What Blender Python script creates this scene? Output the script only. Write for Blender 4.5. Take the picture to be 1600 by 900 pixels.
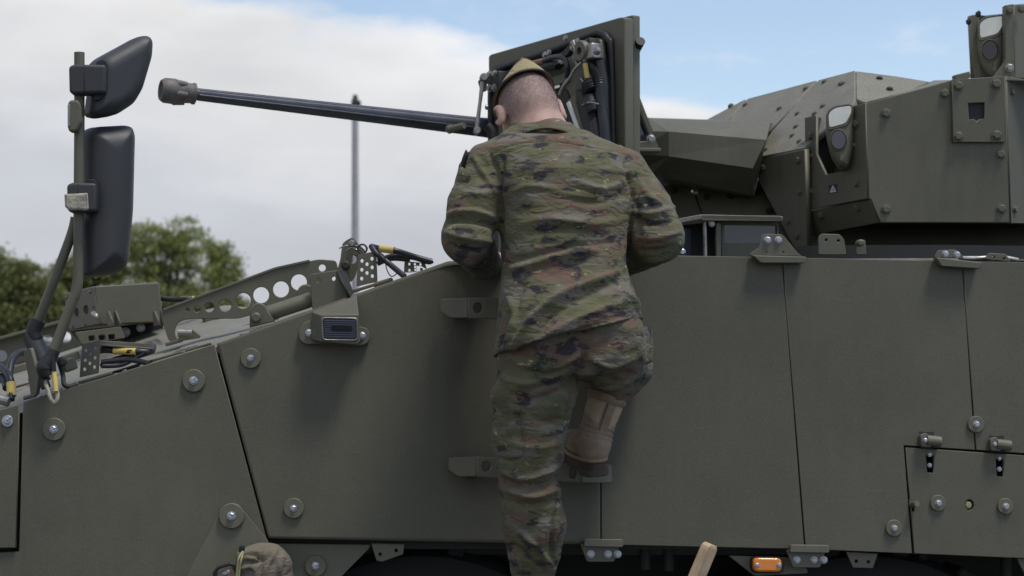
import bpy, bmesh, math, random
import numpy as np
from mathutils import Vector, Matrix
random.seed(7); np.random.seed(7)
for o in list(bpy.data.objects): bpy.data.objects.remove(o)
SC = bpy.context.scene; COL = SC.collection
R = math.radians
# ------------------------------------------------------------------ camera
F, D0, ZC, CX, YH = 2667.0, 4.85, 1.80, 550.0, 530.0     # focal in photo pixels, distance to hull side, eye height, column / row of eye level
cd = bpy.data.cameras.new('camera'); cam = bpy.data.objects.new('camera', cd); COL.objects.link(cam)
cam.location = (0, -D0, ZC); cam.rotation_euler = (R(90), 0, 0)
cd.sensor_width = 36; cd.lens = F/1600*36; cd.shift_x = (800-CX)/1600; cd.shift_y = (YH-450)/1600
cd.clip_end = 8000; cd.dof.use_dof = True; cd.dof.focus_distance = 4.75; cd.dof.aperture_fstop = 4.5
SC.camera = cam
SC.render.resolution_x = 1024; SC.render.resolution_y = 576
# ------------------------------------------------------------------ light
SUN = Vector((.26, -.20, .92)).normalized()
sd = bpy.data.lights.new('sun', 'SUN'); sd.energy = 2.6; sd.angle = R(14); sd.color = (1, .95, .88)
sun = bpy.data.objects.new('sun', sd); COL.objects.link(sun); sun.rotation_euler = SUN.to_track_quat('Z', 'Y').to_euler(); sun.location = (6, -5, 9)
SC.view_settings.view_transform = 'Standard'; SC.view_settings.look = 'None'; SC.view_settings.gamma = 1; SC.view_settings.exposure = 0
def build_world():
    w = bpy.data.worlds.new('World'); SC.world = w; w.use_nodes = True
    nt = w.node_tree; N = nt.nodes; L = nt.links; N.clear()
    out = N.new('ShaderNodeOutputWorld'); bg = N.new('ShaderNodeBackground'); L.new(bg.outputs[0], out.inputs[0])
    bg.inputs[1].default_value = 0.15
    sky = N.new('ShaderNodeTexSky'); sky.sky_type = 'NISHITA'; sky.sun_disc = False
    sky.sun_elevation = math.asin(SUN.z); sky.sun_rotation = math.atan2(SUN.x, SUN.y); sky.air_density = 1.0; sky.dust_density = .3; sky.ozone_density = 2.5
    tc = N.new('ShaderNodeTexCoord'); sp = N.new('ShaderNodeSeparateXYZ'); L.new(tc.outputs['Generated'], sp.inputs[0])
    def M(op, a, b=None, c=None):
        n = N.new('ShaderNodeMath'); n.operation = op
        for i, v in enumerate((a, b, c)):
            if v is None: continue
            if isinstance(v, (int, float)): n.inputs[i].default_value = v
            else: L.new(v, n.inputs[i])
        return n.outputs[0]
    X, Y, Z = sp.outputs
    az = M('ARCTAN2', X, Y); el = M('ARCSINE', Z)
    cb = N.new('ShaderNodeCombineXYZ'); L.new(az, cb.inputs[0]); L.new(M('MULTIPLY', el, 2.6), cb.inputs[1])
    def noise(scale, det, rough, off):
        mp = N.new('ShaderNodeMapping'); mp.inputs['Location'].default_value = off; L.new(cb.outputs[0], mp.inputs[0])
        n = N.new('ShaderNodeTexNoise'); n.inputs['Scale'].default_value = scale; n.inputs['Detail'].default_value = det; n.inputs['Roughness'].default_value = rough
        L.new(mp.outputs[0], n.inputs[0]); return n.outputs[0]
    n1 = noise(9, 7, .55, (3.1, 1.7, 0)); n2 = noise(3.2, 5, .55, (8.1, 4.2, 0)); n3 = noise(26, 5, .6, (1, 9, 0)); n4 = noise(5, 4, .5, (5, 2.5, 0))
    # a long cloud bank lying over the horizon, its top falling towards the right; broken cloud higher up
    top = M('SUBTRACT', .185, M('MULTIPLY', az, .22))
    top = M('MAXIMUM', top, .085)
    edge = M('ADD', M('SUBTRACT', top, el), M('MULTIPLY', M('SUBTRACT', n1, .5), .085))
    bank = N.new('ShaderNodeMapRange'); bank.interpolation_type = 'SMOOTHSTEP'; L.new(edge, bank.inputs[0]); bank.inputs[1].default_value = -.012; bank.inputs[2].default_value = .022
    hi = N.new('ShaderNodeMapRange'); hi.interpolation_type = 'SMOOTHSTEP'; L.new(M('ADD', M('MULTIPLY', n2, .7), M('MULTIPLY', n3, .3)), hi.inputs[0]); hi.inputs[1].default_value = .54; hi.inputs[2].default_value = .72
    cloud = M('MAXIMUM', bank.outputs[0], M('ADD', M('MULTIPLY', hi.outputs[0], .55), .17))
    # cloud body: brighter rim at the top edge, greyer inside
    rim = N.new('ShaderNodeMapRange'); L.new(M('ADD', edge, M('MULTIPLY', M('SUBTRACT', n4, .5), .09)), rim.inputs[0]); rim.inputs[1].default_value = .015; rim.inputs[2].default_value = .12
    cc = N.new('ShaderNodeMix'); cc.data_type = 'RGBA'; L.new(rim.outputs[0], cc.inputs[0]); cc.inputs[6].default_value = (5.9, 5.9, 5.95, 1); cc.inputs[7].default_value = (3.75, 3.9, 4.2, 1)
    lum = N.new('ShaderNodeMix'); lum.data_type = 'RGBA'; lum.blend_type = 'MULTIPLY'; lum.inputs[0].default_value = 1; L.new(cc.outputs[2], lum.inputs[6])
    g = N.new('ShaderNodeMapRange'); L.new(n2, g.inputs[0]); g.inputs[1].default_value = .3; g.inputs[2].default_value = .7; g.inputs[3].default_value = .88; g.inputs[4].default_value = 1.12
    L.new(g.outputs[0], lum.inputs[7])
    mx = N.new('ShaderNodeMix'); mx.data_type = 'RGBA'; L.new(cloud, mx.inputs[0]); L.new(sky.outputs[0], mx.inputs[6]); L.new(lum.outputs[2], mx.inputs[7])
    L.new(mx.outputs[2], bg.inputs[0])
build_world()
# ------------------------------------------------------------------ helpers
def P(px, py, Y=0.0):
    d = D0+Y
    return Vector(((px-CX)*d/F, Y, ZC-(py-YH)*d/F))
def mpx(Y): return (D0+Y)/F                 # metres per photo pixel at depth Y
class PL:                                   # a real plane in the scene through three points
    def __init__(s, a, b, c):
        s.o = Vector(a); s.u = (Vector(b)-s.o).normalized(); n = s.u.cross(Vector(c)-s.o).normalized()
        if n.y > 0: n = -n
        s.n = n; s.v = n.cross(s.u)
    def at(s, px, py, off=0):
        c = Vector((0, -D0, ZC)); d = P(px, py, 0)-c; o = s.o+s.n*off
        return c+d*((o-c).dot(s.n)/d.dot(s.n))
    def uv(s, p): q = p-s.o; return q.dot(s.u), q.dot(s.v)
def flat(Y): return PL(P(500, 500, Y), P(600, 500, Y), P(500, 400, Y))
K = .07
def hullp(): 
    a = Vector((0, 0, 2.04)); return PL(a, a+Vector((1, 0, 0)), a+Vector((0, -K, -1)))
HULL = hullp()
W = {}
def mk(name, me, mat, parent=None, M=None, smooth=False):
    o = bpy.data.objects.new(name, me); COL.objects.link(o)
    M = M or Matrix(); W[o] = M
    if parent is not None:
        o.parent = parent; o.matrix_parent_inverse = W[parent].inverted()
    o.matrix_basis = M
    if mat is not None and me is not None and not me.materials: me.materials.append(mat)
    if smooth and me is not None:
        me.polygons.foreach_set('use_smooth', [True]*len(me.polygons))
    return o
def thing(name, loc, label, cat, group=None, kind=None):
    o = mk(name, None, None, None, Matrix.Translation(loc)); o.empty_display_size = .1
    return tag(o, label, cat, group, kind)
def tag(o, label=None, cat=None, group=None, kind=None):
    if label: o['label'] = label
    if cat: o['category'] = cat
    if group: o['group'] = group
    if kind: o['kind'] = kind
    return o
def pydata(name, v, f):
    me = bpy.data.meshes.new(name); me.from_pydata([tuple(x) for x in v], [], f); me.update(); return me
def rnd(poly, r, n=3):
    """round the corners of a pixel polygon"""
    out = []; m = len(poly)
    for i in range(m):
        a, b, c = Vector(poly[i-1]), Vector(poly[i]), Vector(poly[(i+1) % m])
        d1 = a-b; d2 = c-b; q = min(r, d1.length*.45, d2.length*.45)
        s, e = b+d1.normalized()*q, b+d2.normalized()*q
        for k in range(n+1):
            t = k/n; out.append(tuple(s*(1-t)**2+b*2*t*(1-t)+e*t*t))
    return out
def circ(px, py, r, n=20, sx=1): return [(px+sx*r*math.cos(2*math.pi*k/n), py+r*math.sin(2*math.pi*k/n)) for k in range(n)]
def panel(name, pl, outer, mat, parent, th=.01, off=0., holes=(), bev=.0015, bres=0, smooth=False):
    """a cut plate lying in plane pl: front face at off (towards the viewer's side), thickness th"""
    cu = bpy.data.curves.new(name, 'CURVE'); cu.dimensions = '2D'; cu.fill_mode = 'BOTH'
    bev = min(bev, th*.49)
    for poly in [outer]+list(holes):
        s = cu.splines.new('POLY'); s.points.add(len(poly)-1); s.use_cyclic_u = True
        for k, (x, y) in enumerate(poly):
            a, b = pl.uv(pl.at(x, y, off)); s.points[k].co = (a, b, 0, 1)
    cu.extrude = max(th/2-bev, 1e-5); cu.bevel_depth = bev; cu.bevel_resolution = bres; cu.offset = -bev
    ob = bpy.data.objects.new(name, cu); me = bpy.data.meshes.new_from_object(ob)
    bpy.data.objects.remove(ob); bpy.data.curves.remove(cu)
    Mx = Matrix((pl.u, pl.v, pl.n)).transposed().to_4x4(); Mx.translation = pl.o+pl.n*(off-th/2)
    me.transform(Mx); me.name = name; me.materials.clear()
    o = mk(name, me, mat, parent)
    if smooth:
        me.polygons.foreach_set('use_smooth', [True]*len(me.polygons)); me.set_sharp_from_angle(angle=R(50))
    return o
def frame(d):
    d = Vector(d).normalized(); a = Vector((0, 0, 1)) if abs(d.z) < .9 else Vector((1, 0, 0))
    u = d.cross(a).normalized(); return u, d.cross(u).normalized(), d
def spline(pts, n=6):
    pts = [Vector(p) for p in pts]
    if len(pts) < 3: return pts
    out = []
    for i in range(len(pts)-1):
        p0, p1, p2, p3 = pts[max(i-1, 0)], pts[i], pts[i+1], pts[min(i+2, len(pts)-1)]
        for k in range(n):
            t = k/n
            out.append(.5*((2*p1)+(p2-p0)*t+(2*p0-5*p1+4*p2-p3)*t*t+(3*p1-p0-3*p2+p3)*t**3))
    return out+[pts[-1]]
def tube_me(pts, r, seg=12, rib=0):
    n = len(pts); v = []; f = []
    rr = r if isinstance(r, (list, tuple)) else [r]*n
    if len(rr) != n: rr = list(np.interp(np.linspace(0, 1, n), np.linspace(0, 1, len(rr)), rr))
    u = None
    for i, p in enumerate(pts):
        d = (pts[min(i+1, n-1)]-pts[max(i-1, 0)]).normalized()
        if u is None: u = frame(d)[0]
        u = (u-d*u.dot(d)).normalized(); w = d.cross(u)
        q = rr[i]*(1+(rib if i % 2 else 0))
        for k in range(seg):
            a = 2*math.pi*k/seg; v.append(p+(u*math.cos(a)+w*math.sin(a))*q)
    for i in range(n-1):
        for k in range(seg):
            k2 = (k+1) % seg; f.append((i*seg+k, i*seg+k2, (i+1)*seg+k2, (i+1)*seg+k))
    f.append(tuple(range(seg))[::-1]); f.append(tuple((n-1)*seg+k for k in range(seg)))
    return pydata('tube', v, f)
def tube(name, pts, r, mat, parent, seg=12, n=6, rib=0, curve=True):
    pts = spline(pts, n) if curve else [Vector(p) for p in pts]
    me = tube_me(pts, r, seg, rib); o = mk(name, me, mat, parent, smooth=True); me.set_sharp_from_angle(angle=R(55)); return o
def lathe(name, p0, d, prof, mat, parent, seg=24, smooth=True, closed=True):
    u, w, d = frame(d); v = []; f = []; p0 = Vector(p0)
    for t, r in prof:
        for k in range(seg):
            a = 2*math.pi*k/seg; v.append(p0+d*t+(u*math.cos(a)+w*math.sin(a))*r)
    for i in range(len(prof)-1):
        for k in range(seg):
            k2 = (k+1) % seg; f.append((i*seg+k, i*seg+k2, (i+1)*seg+k2, (i+1)*seg+k))
    f.append(tuple(range(seg))[::-1]); f.append(tuple((len(prof)-1)*seg+k for k in range(seg)))
    me = pydata(name, v, f); o = mk(name, me, mat, parent, smooth=smooth)
    if smooth: me.set_sharp_from_angle(angle=R(40))
    return o
def rbox(name, c, size, mat, parent, rot=(0, 0, 0), bev=.004, seg=2):
    bm = bmesh.new(); bmesh.ops.create_cube(bm, size=1); bmesh.ops.scale(bm, vec=size, verts=bm.verts)
    bmesh.ops.bevel(bm, geom=bm.edges[:], offset=min(bev, min(size)*.45), segments=seg, affect='EDGES', profile=.5)
    Mx = Matrix.Translation(c) @ (Matrix.Rotation(rot[2], 4, 'Z') @ Matrix.Rotation(rot[1], 4, 'Y') @ Matrix.Rotation(rot[0], 4, 'X'))
    bm.transform(Mx); me = bpy.data.meshes.new(name); bm.to_mesh(me); bm.free()
    return mk(name, me, mat, parent)
def poly3(name, faces, mat, parent, bev=.004):
    """closed solid from faces given as lists of 3-D points"""
    bm = bmesh.new(); cache = {}
    for fc in faces:
        vs = []
        for p in fc:
            key = tuple(round(c, 4) for c in p)
            if key not in cache: cache[key] = bm.verts.new(p)
            vs.append(cache[key])
        try: bm.faces.new(vs)
        except ValueError: pass
    bmesh.ops.recalc_face_normals(bm, faces=bm.faces[:])
    if bev: bmesh.ops.bevel(bm, geom=[e for e in bm.edges if len(e.link_faces) == 2], offset=bev, segments=2, affect='EDGES', profile=.6)
    me = bpy.data.meshes.new(name); bm.to_mesh(me); bm.free(); return mk(name, me, mat, parent)
# ------------------------------------------------------------------ materials
def mat(name, base, rough=.5, metal=0., bump=None, var=None, spec=.5, streak=0., coat=0.):
    m = bpy.data.materials.new(name); m.use_nodes = True; nt = m.node_tree; N = nt.nodes; L = nt.links
    b = N['Principled BSDF']; b.inputs['Base Color'].default_value = (*base, 1); b.inputs['Roughness'].default_value = rough; b.inputs['Metallic'].default_value = metal
    b.inputs['Specular IOR Level'].default_value = spec; b.inputs['Coat Weight'].default_value = coat
    tc = N.new('ShaderNodeTexCoord')
    def noise(scale, det=4, sc=(1, 1, 1)):
        mp = N.new('ShaderNodeMapping'); mp.inputs['Scale'].default_value = sc; L.new(tc.outputs['Object'], mp.inputs[0])
        n = N.new('ShaderNodeTexNoise'); n.inputs['Scale'].default_value = scale; n.inputs['Detail'].default_value = det; n.inputs['Roughness'].default_value = .6; L.new(mp.outputs[0], n.inputs[0]); return n.outputs[0]
    col = None
    def mul(src, nz, lo, hi, a=.3, c=.7):
        r = N.new('ShaderNodeMapRange'); L.new(nz, r.inputs[0]); r.inputs[1].default_value = a; r.inputs[2].default_value = c; r.inputs[3].default_value = lo; r.inputs[4].default_value = hi
        x = N.new('ShaderNodeMix'); x.data_type = 'RGBA'; x.blend_type = 'MULTIPLY'; x.inputs[0].default_value = 1
        if src is None: x.inputs[6].default_value = (*base, 1)
        else: L.new(src, x.inputs[6])
        L.new(r.outputs[0], x.inputs[7]); return x.outputs[2]
    if var:
        nz = noise(var[0], 6); col = mul(None, nz, 1-var[1], 1+var[1])
        r = N.new('ShaderNodeMapRange'); L.new(nz, r.inputs[0]); r.inputs[1].default_value = .3; r.inputs[2].default_value = .7; r.inputs[3].default_value = max(rough-.07, 0); r.inputs[4].default_value = min(rough+.07, 1); L.new(r.outputs[0], b.inputs['Roughness'])
    if streak: col = mul(col, noise(5, 5, (6, 6, .7)), 1-streak, 1+streak)
    if bump:
        fine = noise(bump[0], 3)
        if len(bump) > 3: col = mul(col, fine, 1-bump[3], 1+bump[3], .35, .65)
        bp = N.new('ShaderNodeBump'); bp.inputs['Strength'].default_value = bump[1]; bp.inputs['Distance'].default_value = bump[2]; L.new(fine, bp.inputs['Height']); L.new(bp.outputs[0], b.inputs['Normal'])
    if col is not None: L.new(col, b.inputs['Base Color'])
    return m
M_ = {}
M_['plate'] = mat('armour_paint', (.106, .101, .071), .58, spec=.38, bump=(420, .55, .0012, .16), var=(2.6, .11), streak=.03)
def wear(m, amt=1.):
    nt = m.node_tree; N = nt.nodes; L = nt.links; b = N['Principled BSDF']; src = b.inputs['Base Color'].links[0].from_socket; tc = N.new('ShaderNodeTexCoord')
    def layer(src, scale, sc, t0, t1, amount, colr, det=6, rot=0.):
        mp = N.new('ShaderNodeMapping'); mp.inputs['Scale'].default_value = sc; mp.inputs['Rotation'].default_value = (0, rot, 0); L.new(tc.outputs['Object'], mp.inputs[0])
        n = N.new('ShaderNodeTexNoise'); n.inputs['Scale'].default_value = scale; n.inputs['Detail'].default_value = det; n.inputs['Roughness'].default_value = .65; L.new(mp.outputs[0], n.inputs[0])
        r = N.new('ShaderNodeMapRange'); L.new(n.outputs[0], r.inputs[0]); r.inputs[1].default_value = t0; r.inputs[2].default_value = t1; r.inputs[3].default_value = 0; r.inputs[4].default_value = amount*amt
        x = N.new('ShaderNodeMix'); x.data_type = 'RGBA'; L.new(r.outputs[0], x.inputs[0]); L.new(src, x.inputs[6]); x.inputs[7].default_value = (*colr, 1); return x.outputs[2]
    c = layer(src, 3.1, (1, 1, 1), .50, .72, .30, (.19, .175, .135)); c = layer(c, 9, (1, 1, .22), .60, .78, .28, (.060, .058, .048)); c = layer(c, 30, (.10, 1, 3.2), .68, .74, .30, (.22, .21, .17), 3, .3); c = layer(c, 44, (2.6, 1, .14), .70, .75, .25, (.20, .19, .16), 3, .15); c = layer(c, 70, (1, 1, 1), .72, .76, .35, (.24, .22, .18), 2)
    L.new(c, b.inputs['Base Color'])
wear(M_['plate'], .5)
M_['paint'] = mat('olive_paint', (.128, .122, .086), .5, spec=.42, bump=(300, .25, .0006, .06), var=(7, .10))
M_['turret'] = mat('turret_paint', (.124, .118, .082), .52, spec=.4, bump=(260, .35, .0008, .08), var=(4, .12), streak=.07)
wear(M_['paint'], .7)
M_['grit'] = mat('antislip_paint', (.20, .19, .15), .62, spec=.4, bump=(190, .8, .002, .22), var=(9, .12))
wear(M_['turret'], .7)
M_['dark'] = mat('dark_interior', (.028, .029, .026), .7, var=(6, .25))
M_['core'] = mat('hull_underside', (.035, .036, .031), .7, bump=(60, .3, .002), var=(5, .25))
M_['rubber'] = mat('black_rubber', (.018, .018, .02), .55, bump=(200, .2, .0006), var=(20, .2))
M_['tyre'] = mat('tyre_rubber', (.022, .022, .022), .8, bump=(60, .3, .002), var=(12, .2))
M_['hose'] = mat('hose_rubber', (.02, .021, .024), .4, var=(30, .2))
M_['plastic'] = mat('mirror_plastic', (.042, .043, .044), .52, bump=(500, .35, .0006, .08), var=(5, .08))
M_['gun'] = mat('gun_steel', (.055, .060, .074), .38, metal=.25, bump=(90, .12, .0006), var=(12, .2), streak=.1)
M_['muzzle'] = mat('muzzle_steel', (.135, .125, .110), .6, metal=.2, bump=(160, .4, .001, .12), var=(20, .22))
M_['steel'] = mat('bolt_steel', (.44, .45, .46), .42, metal=.85, bump=(200, .2, .0004), var=(60, .15))
M_['metal'] = mat('worn_metal', (.30, .29, .27), .4, metal=.7, bump=(150, .3, .0006), var=(40, .25))
M_['blue'] = mat('blue_torque_paint', (.03, .10, .36), .5)
M_['yellow'] = mat('yellow_tape', (.60, .46, .13), .55, bump=(120, .3, .0006), var=(30, .15))
M_['copper'] = mat('brown_tape', (.24, .14, .08), .6, bump=(200, .5, .001), var=(60, .25))
M_['glass'] = mat('sight_glass', (.012, .014, .02), .08, spec=.6, coat=.3)
M_['lens'] = mat('lens_grey', (.06, .065, .08), .15, spec=.7)
M_['mirrorglass'] = mat('mirror_glass', (.7, .72, .75), .03, metal=1)
M_['amber'] = mat('amber_lens', (.75, .22, .02), .15, coat=.5, bump=(90, .3, .001))
M_['clear'] = mat('reflective_cover', (.62, .64, .60), .12, metal=.75, var=(20, .1))
M_['sticker'] = mat('sticker_navy', (.012, .015, .03), .4)
M_['white'] = mat('white_print', (.75, .75, .72), .5)
M_['tape'] = mat('masking_tape', (.36, .33, .26), .75, bump=(70, 1, .003, .2), var=(40, .2))
M_['wood'] = mat('pale_wood', (.50, .37, .23), .6, bump=(60, .2, .001), var=(30, .12), streak=.2)
M_['asphalt'] = mat('asphalt', (.05, .05, .052), .9, bump=(80, .5, .004), var=(.6, .2))
M_['pole'] = mat('grey_pole', (.42, .40, .40), .6, metal=0., var=(6, .1))
M_['bark'] = mat('bark', (.085, .065, .05), .9, bump=(30, .8, .01), var=(6, .3))
M_['band'] = mat('cap_band', (.15, .055, .04), .8)
M_['thread'] = mat('cord_olive', (.30, .29, .14), .8)
M_['buckle'] = mat('black_buckle', (.012, .012, .013), .35)
M_['boot'] = mat('boot_suede', (.27, .195, .132), .85, bump=(260, .6, .001, .10), var=(14, .24))
M_['bootcloth'] = mat('boot_fabric', (.27, .19, .13), .85, bump=(500, .5, .0008, .12), var=(18, .16))
def _bootmix():
    m = M_['boot']; nt = m.node_tree; b = nt.nodes['Principled BSDF']; src = b.inputs['Base Color'].links[0].from_socket
    at = nt.nodes.new('ShaderNodeAttribute'); at.attribute_name = 'stubble'; x = nt.nodes.new('ShaderNodeMix'); x.data_type = 'RGBA'; nt.links.new(at.outputs['Fac'], x.inputs[0]); nt.links.new(src, x.inputs[6]); x.inputs[7].default_value = (.44, .33, .21, 1); nt.links.new(x.outputs[2], b.inputs['Base Color'])
_bootmix()
M_['sole'] = mat('boot_sole', (.075, .055, .045), .8, bump=(120, .4, .001), var=(20, .2))
def leafmat(name, a, b):
    m = mat(name, a, .7, spec=.2); nt = m.node_tree; N = nt.nodes; L = nt.links
    g = N.new('ShaderNodeNewGeometry'); r = N.new('ShaderNodeMix'); r.data_type = 'RGBA'; r.inputs[6].default_value = (*a, 1); r.inputs[7].default_value = (*b, 1)
    L.new(g.outputs['Random Per Island'], r.inputs[0]); L.new(r.outputs[2], N['Principled BSDF'].inputs['Base Color'])
    return m
M_['leaf_pine'] = leafmat('pine_foliage', (.15, .18, .055), (.33, .35, .11))
M_['leaf_dark'] = leafmat('dark_foliage', (.10, .12, .042), (.24, .245, .085))
def camo(name, cols, scale=1., fade=1.):
    """horizontal brush-and-pixel camouflage print"""
    m = bpy.data.materials.new(name); m.use_nodes = True; nt = m.node_tree; N = nt.nodes; L = nt.links; b = N['Principled BSDF']
    b.inputs['Roughness'].default_value = .88; b.inputs['Specular IOR Level'].default_value = .25; b.inputs['Sheen Weight'].default_value = .06
    at = N.new('ShaderNodeAttribute'); at.attribute_name = 'cloth'
    sn = N.new('ShaderNodeVectorMath'); sn.operation = 'SNAP'; L.new(at.outputs['Vector'], sn.inputs[0]); sn.inputs[1].default_value = (.0035, .0035, .0025)
    def nz(sc, det, off, str_=2.6, rough=.55):
        mp = N.new('ShaderNodeMapping'); mp.inputs['Scale'].default_value = (1, 1, str_); mp.inputs['Location'].default_value = off; L.new(sn.outputs[0], mp.inputs[0])
        n = N.new('ShaderNodeTexNoise'); n.inputs['Scale'].default_value = sc*scale; n.inputs['Detail'].default_value = det; n.inputs['Roughness'].default_value = rough; n.inputs['Distortion'].default_value = .3; L.new(mp.outputs[0], n.inputs[0]); return n.outputs[0]
    def step(v, t, w=.015, lo=0., hi=1.):
        r = N.new('ShaderNodeMapRange'); L.new(v, r.inputs[0]); r.inputs[1].default_value = t-w; r.inputs[2].default_value = t+w; r.inputs[3].default_value = lo; r.inputs[4].default_value = hi; return r.outputs[0]
    def over(cur, c, fac):
        x = N.new('ShaderNodeMix'); x.data_type = 'RGBA'; L.new(fac, x.inputs[0])
        if isinstance(cur, tuple): x.inputs[6].default_value = (*cur, 1)
        else: L.new(cur, x.inputs[6])
        x.inputs[7].default_value = (*c, 1); return x.outputs[2]
    base, brown, grey, dark, tan, lite = cols
    c = over(base, lite, step(nz(10, 5, (3, 1, 2), 2.4), .53, .10, 0, .8))
    c = over(c, grey, step(nz(10.5, 6, (13, 7, 2), 2.5), .545, .05, 0, .85*fade))
    c = over(c, brown, step(nz(9.5, 6, (1, 17, 5), 2.4), .57, .05, 0, .85*fade))
    c = over(c, dark, step(nz(14.5, 5, (9, 3, 11), 2.0, .6), .588, .025, 0, .85*fade))
    c = over(c, tan, step(nz(24, 5, (4, 12, 7), 2.3, .6), .67, .015, 0, .75))
    fx = N.new('ShaderNodeTexNoise'); fx.inputs['Scale'].default_value = 900; fx.inputs['Detail'].default_value = 2; L.new(at.outputs['Vector'], fx.inputs[0])
    x = N.new('ShaderNodeMix'); x.data_type = 'RGBA'; x.blend_type = 'MULTIPLY'; x.inputs[0].default_value = 1; L.new(c, x.inputs[6]); L.new(step(fx.outputs[0], .5, .25, .86, 1.14), x.inputs[7])
    L.new(x.outputs[2], b.inputs['Base Color'])
    fold = N.new('ShaderNodeTexNoise'); fold.inputs['Scale'].default_value = 34; fold.inputs['Detail'].default_value = 5; fold.inputs['Distortion'].default_value = .8
    mp = N.new('ShaderNodeMapping'); mp.inputs['Scale'].default_value = (.7, .7, 1.6); L.new(at.outputs['Vector'], mp.inputs[0]); L.new(mp.outputs[0], fold.inputs[0])
    bp = N.new('ShaderNodeBump'); bp.inputs['Strength'].default_value = .8; bp.inputs['Distance'].default_value = .010; L.new(fold.outputs[0], bp.inputs['Height']); L.new(bp.outputs[0], b.inputs['Normal'])
    return m
M_['camo'] = camo('camouflage_cloth', ((.102, .099, .052), (.142, .086, .064), (.155, .142, .115), (.024, .024, .033), (.40, .34, .19), (.140, .132, .074)))
M_['capcloth'] = camo('cap_cloth', ((.31, .26, .14), (.30, .20, .11), (.34, .29, .18), (.17, .155, .075), (.40, .34, .2), (.36, .30, .16)), .8, .6)
M_['bagcloth'] = camo('bag_cloth', ((.16, .14, .10), (.14, .095, .075), (.19, .165, .13), (.10, .085, .07), (.24, .2, .14), (.19, .165, .12)), 1.2, .7)
def skinmat():
    m = mat('skin', (.52, .325, .26), .62, bump=(300, .4, .0008, .05), var=(38, .16)); nt = m.node_tree; N = nt.nodes; L = nt.links; b = N['Principled BSDF']
    src = b.inputs['Base Color'].links[0].from_socket
    at = N.new('ShaderNodeAttribute'); at.attribute_name = 'stubble'
    n = N.new('ShaderNodeTexNoise'); n.inputs['Scale'].default_value = 420; n.inputs['Detail'].default_value = 2; tc = N.new('ShaderNodeTexCoord'); L.new(tc.outputs['Object'], n.inputs[0])
    r = N.new('ShaderNodeMapRange'); L.new(n.outputs[0], r.inputs[0]); r.inputs[1].default_value = .3; r.inputs[2].default_value = .7; r.inputs[3].default_value = .55; r.inputs[4].default_value = 1.0
    mu = N.new('ShaderNodeMath'); mu.operation = 'MULTIPLY'; L.new(at.outputs['Fac'], mu.inputs[0]); L.new(r.outputs[0], mu.inputs[1])
    x = N.new('ShaderNodeMix'); x.data_type = 'RGBA'; L.new(mu.outputs[0], x.inputs[0]); L.new(src, x.inputs[6]); x.inputs[7].default_value = (.175, .135, .125, 1); L.new(x.outputs[2], b.inputs['Base Color'])
    b.inputs['Subsurface Weight'].default_value = .12; b.inputs['Subsurface Radius'].default_value = (.012, .004, .002)
    return m
M_['skin'] = skinmat()
M_['hair'] = mat('cropped_hair', (.060, .045, .040), .6)
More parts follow.
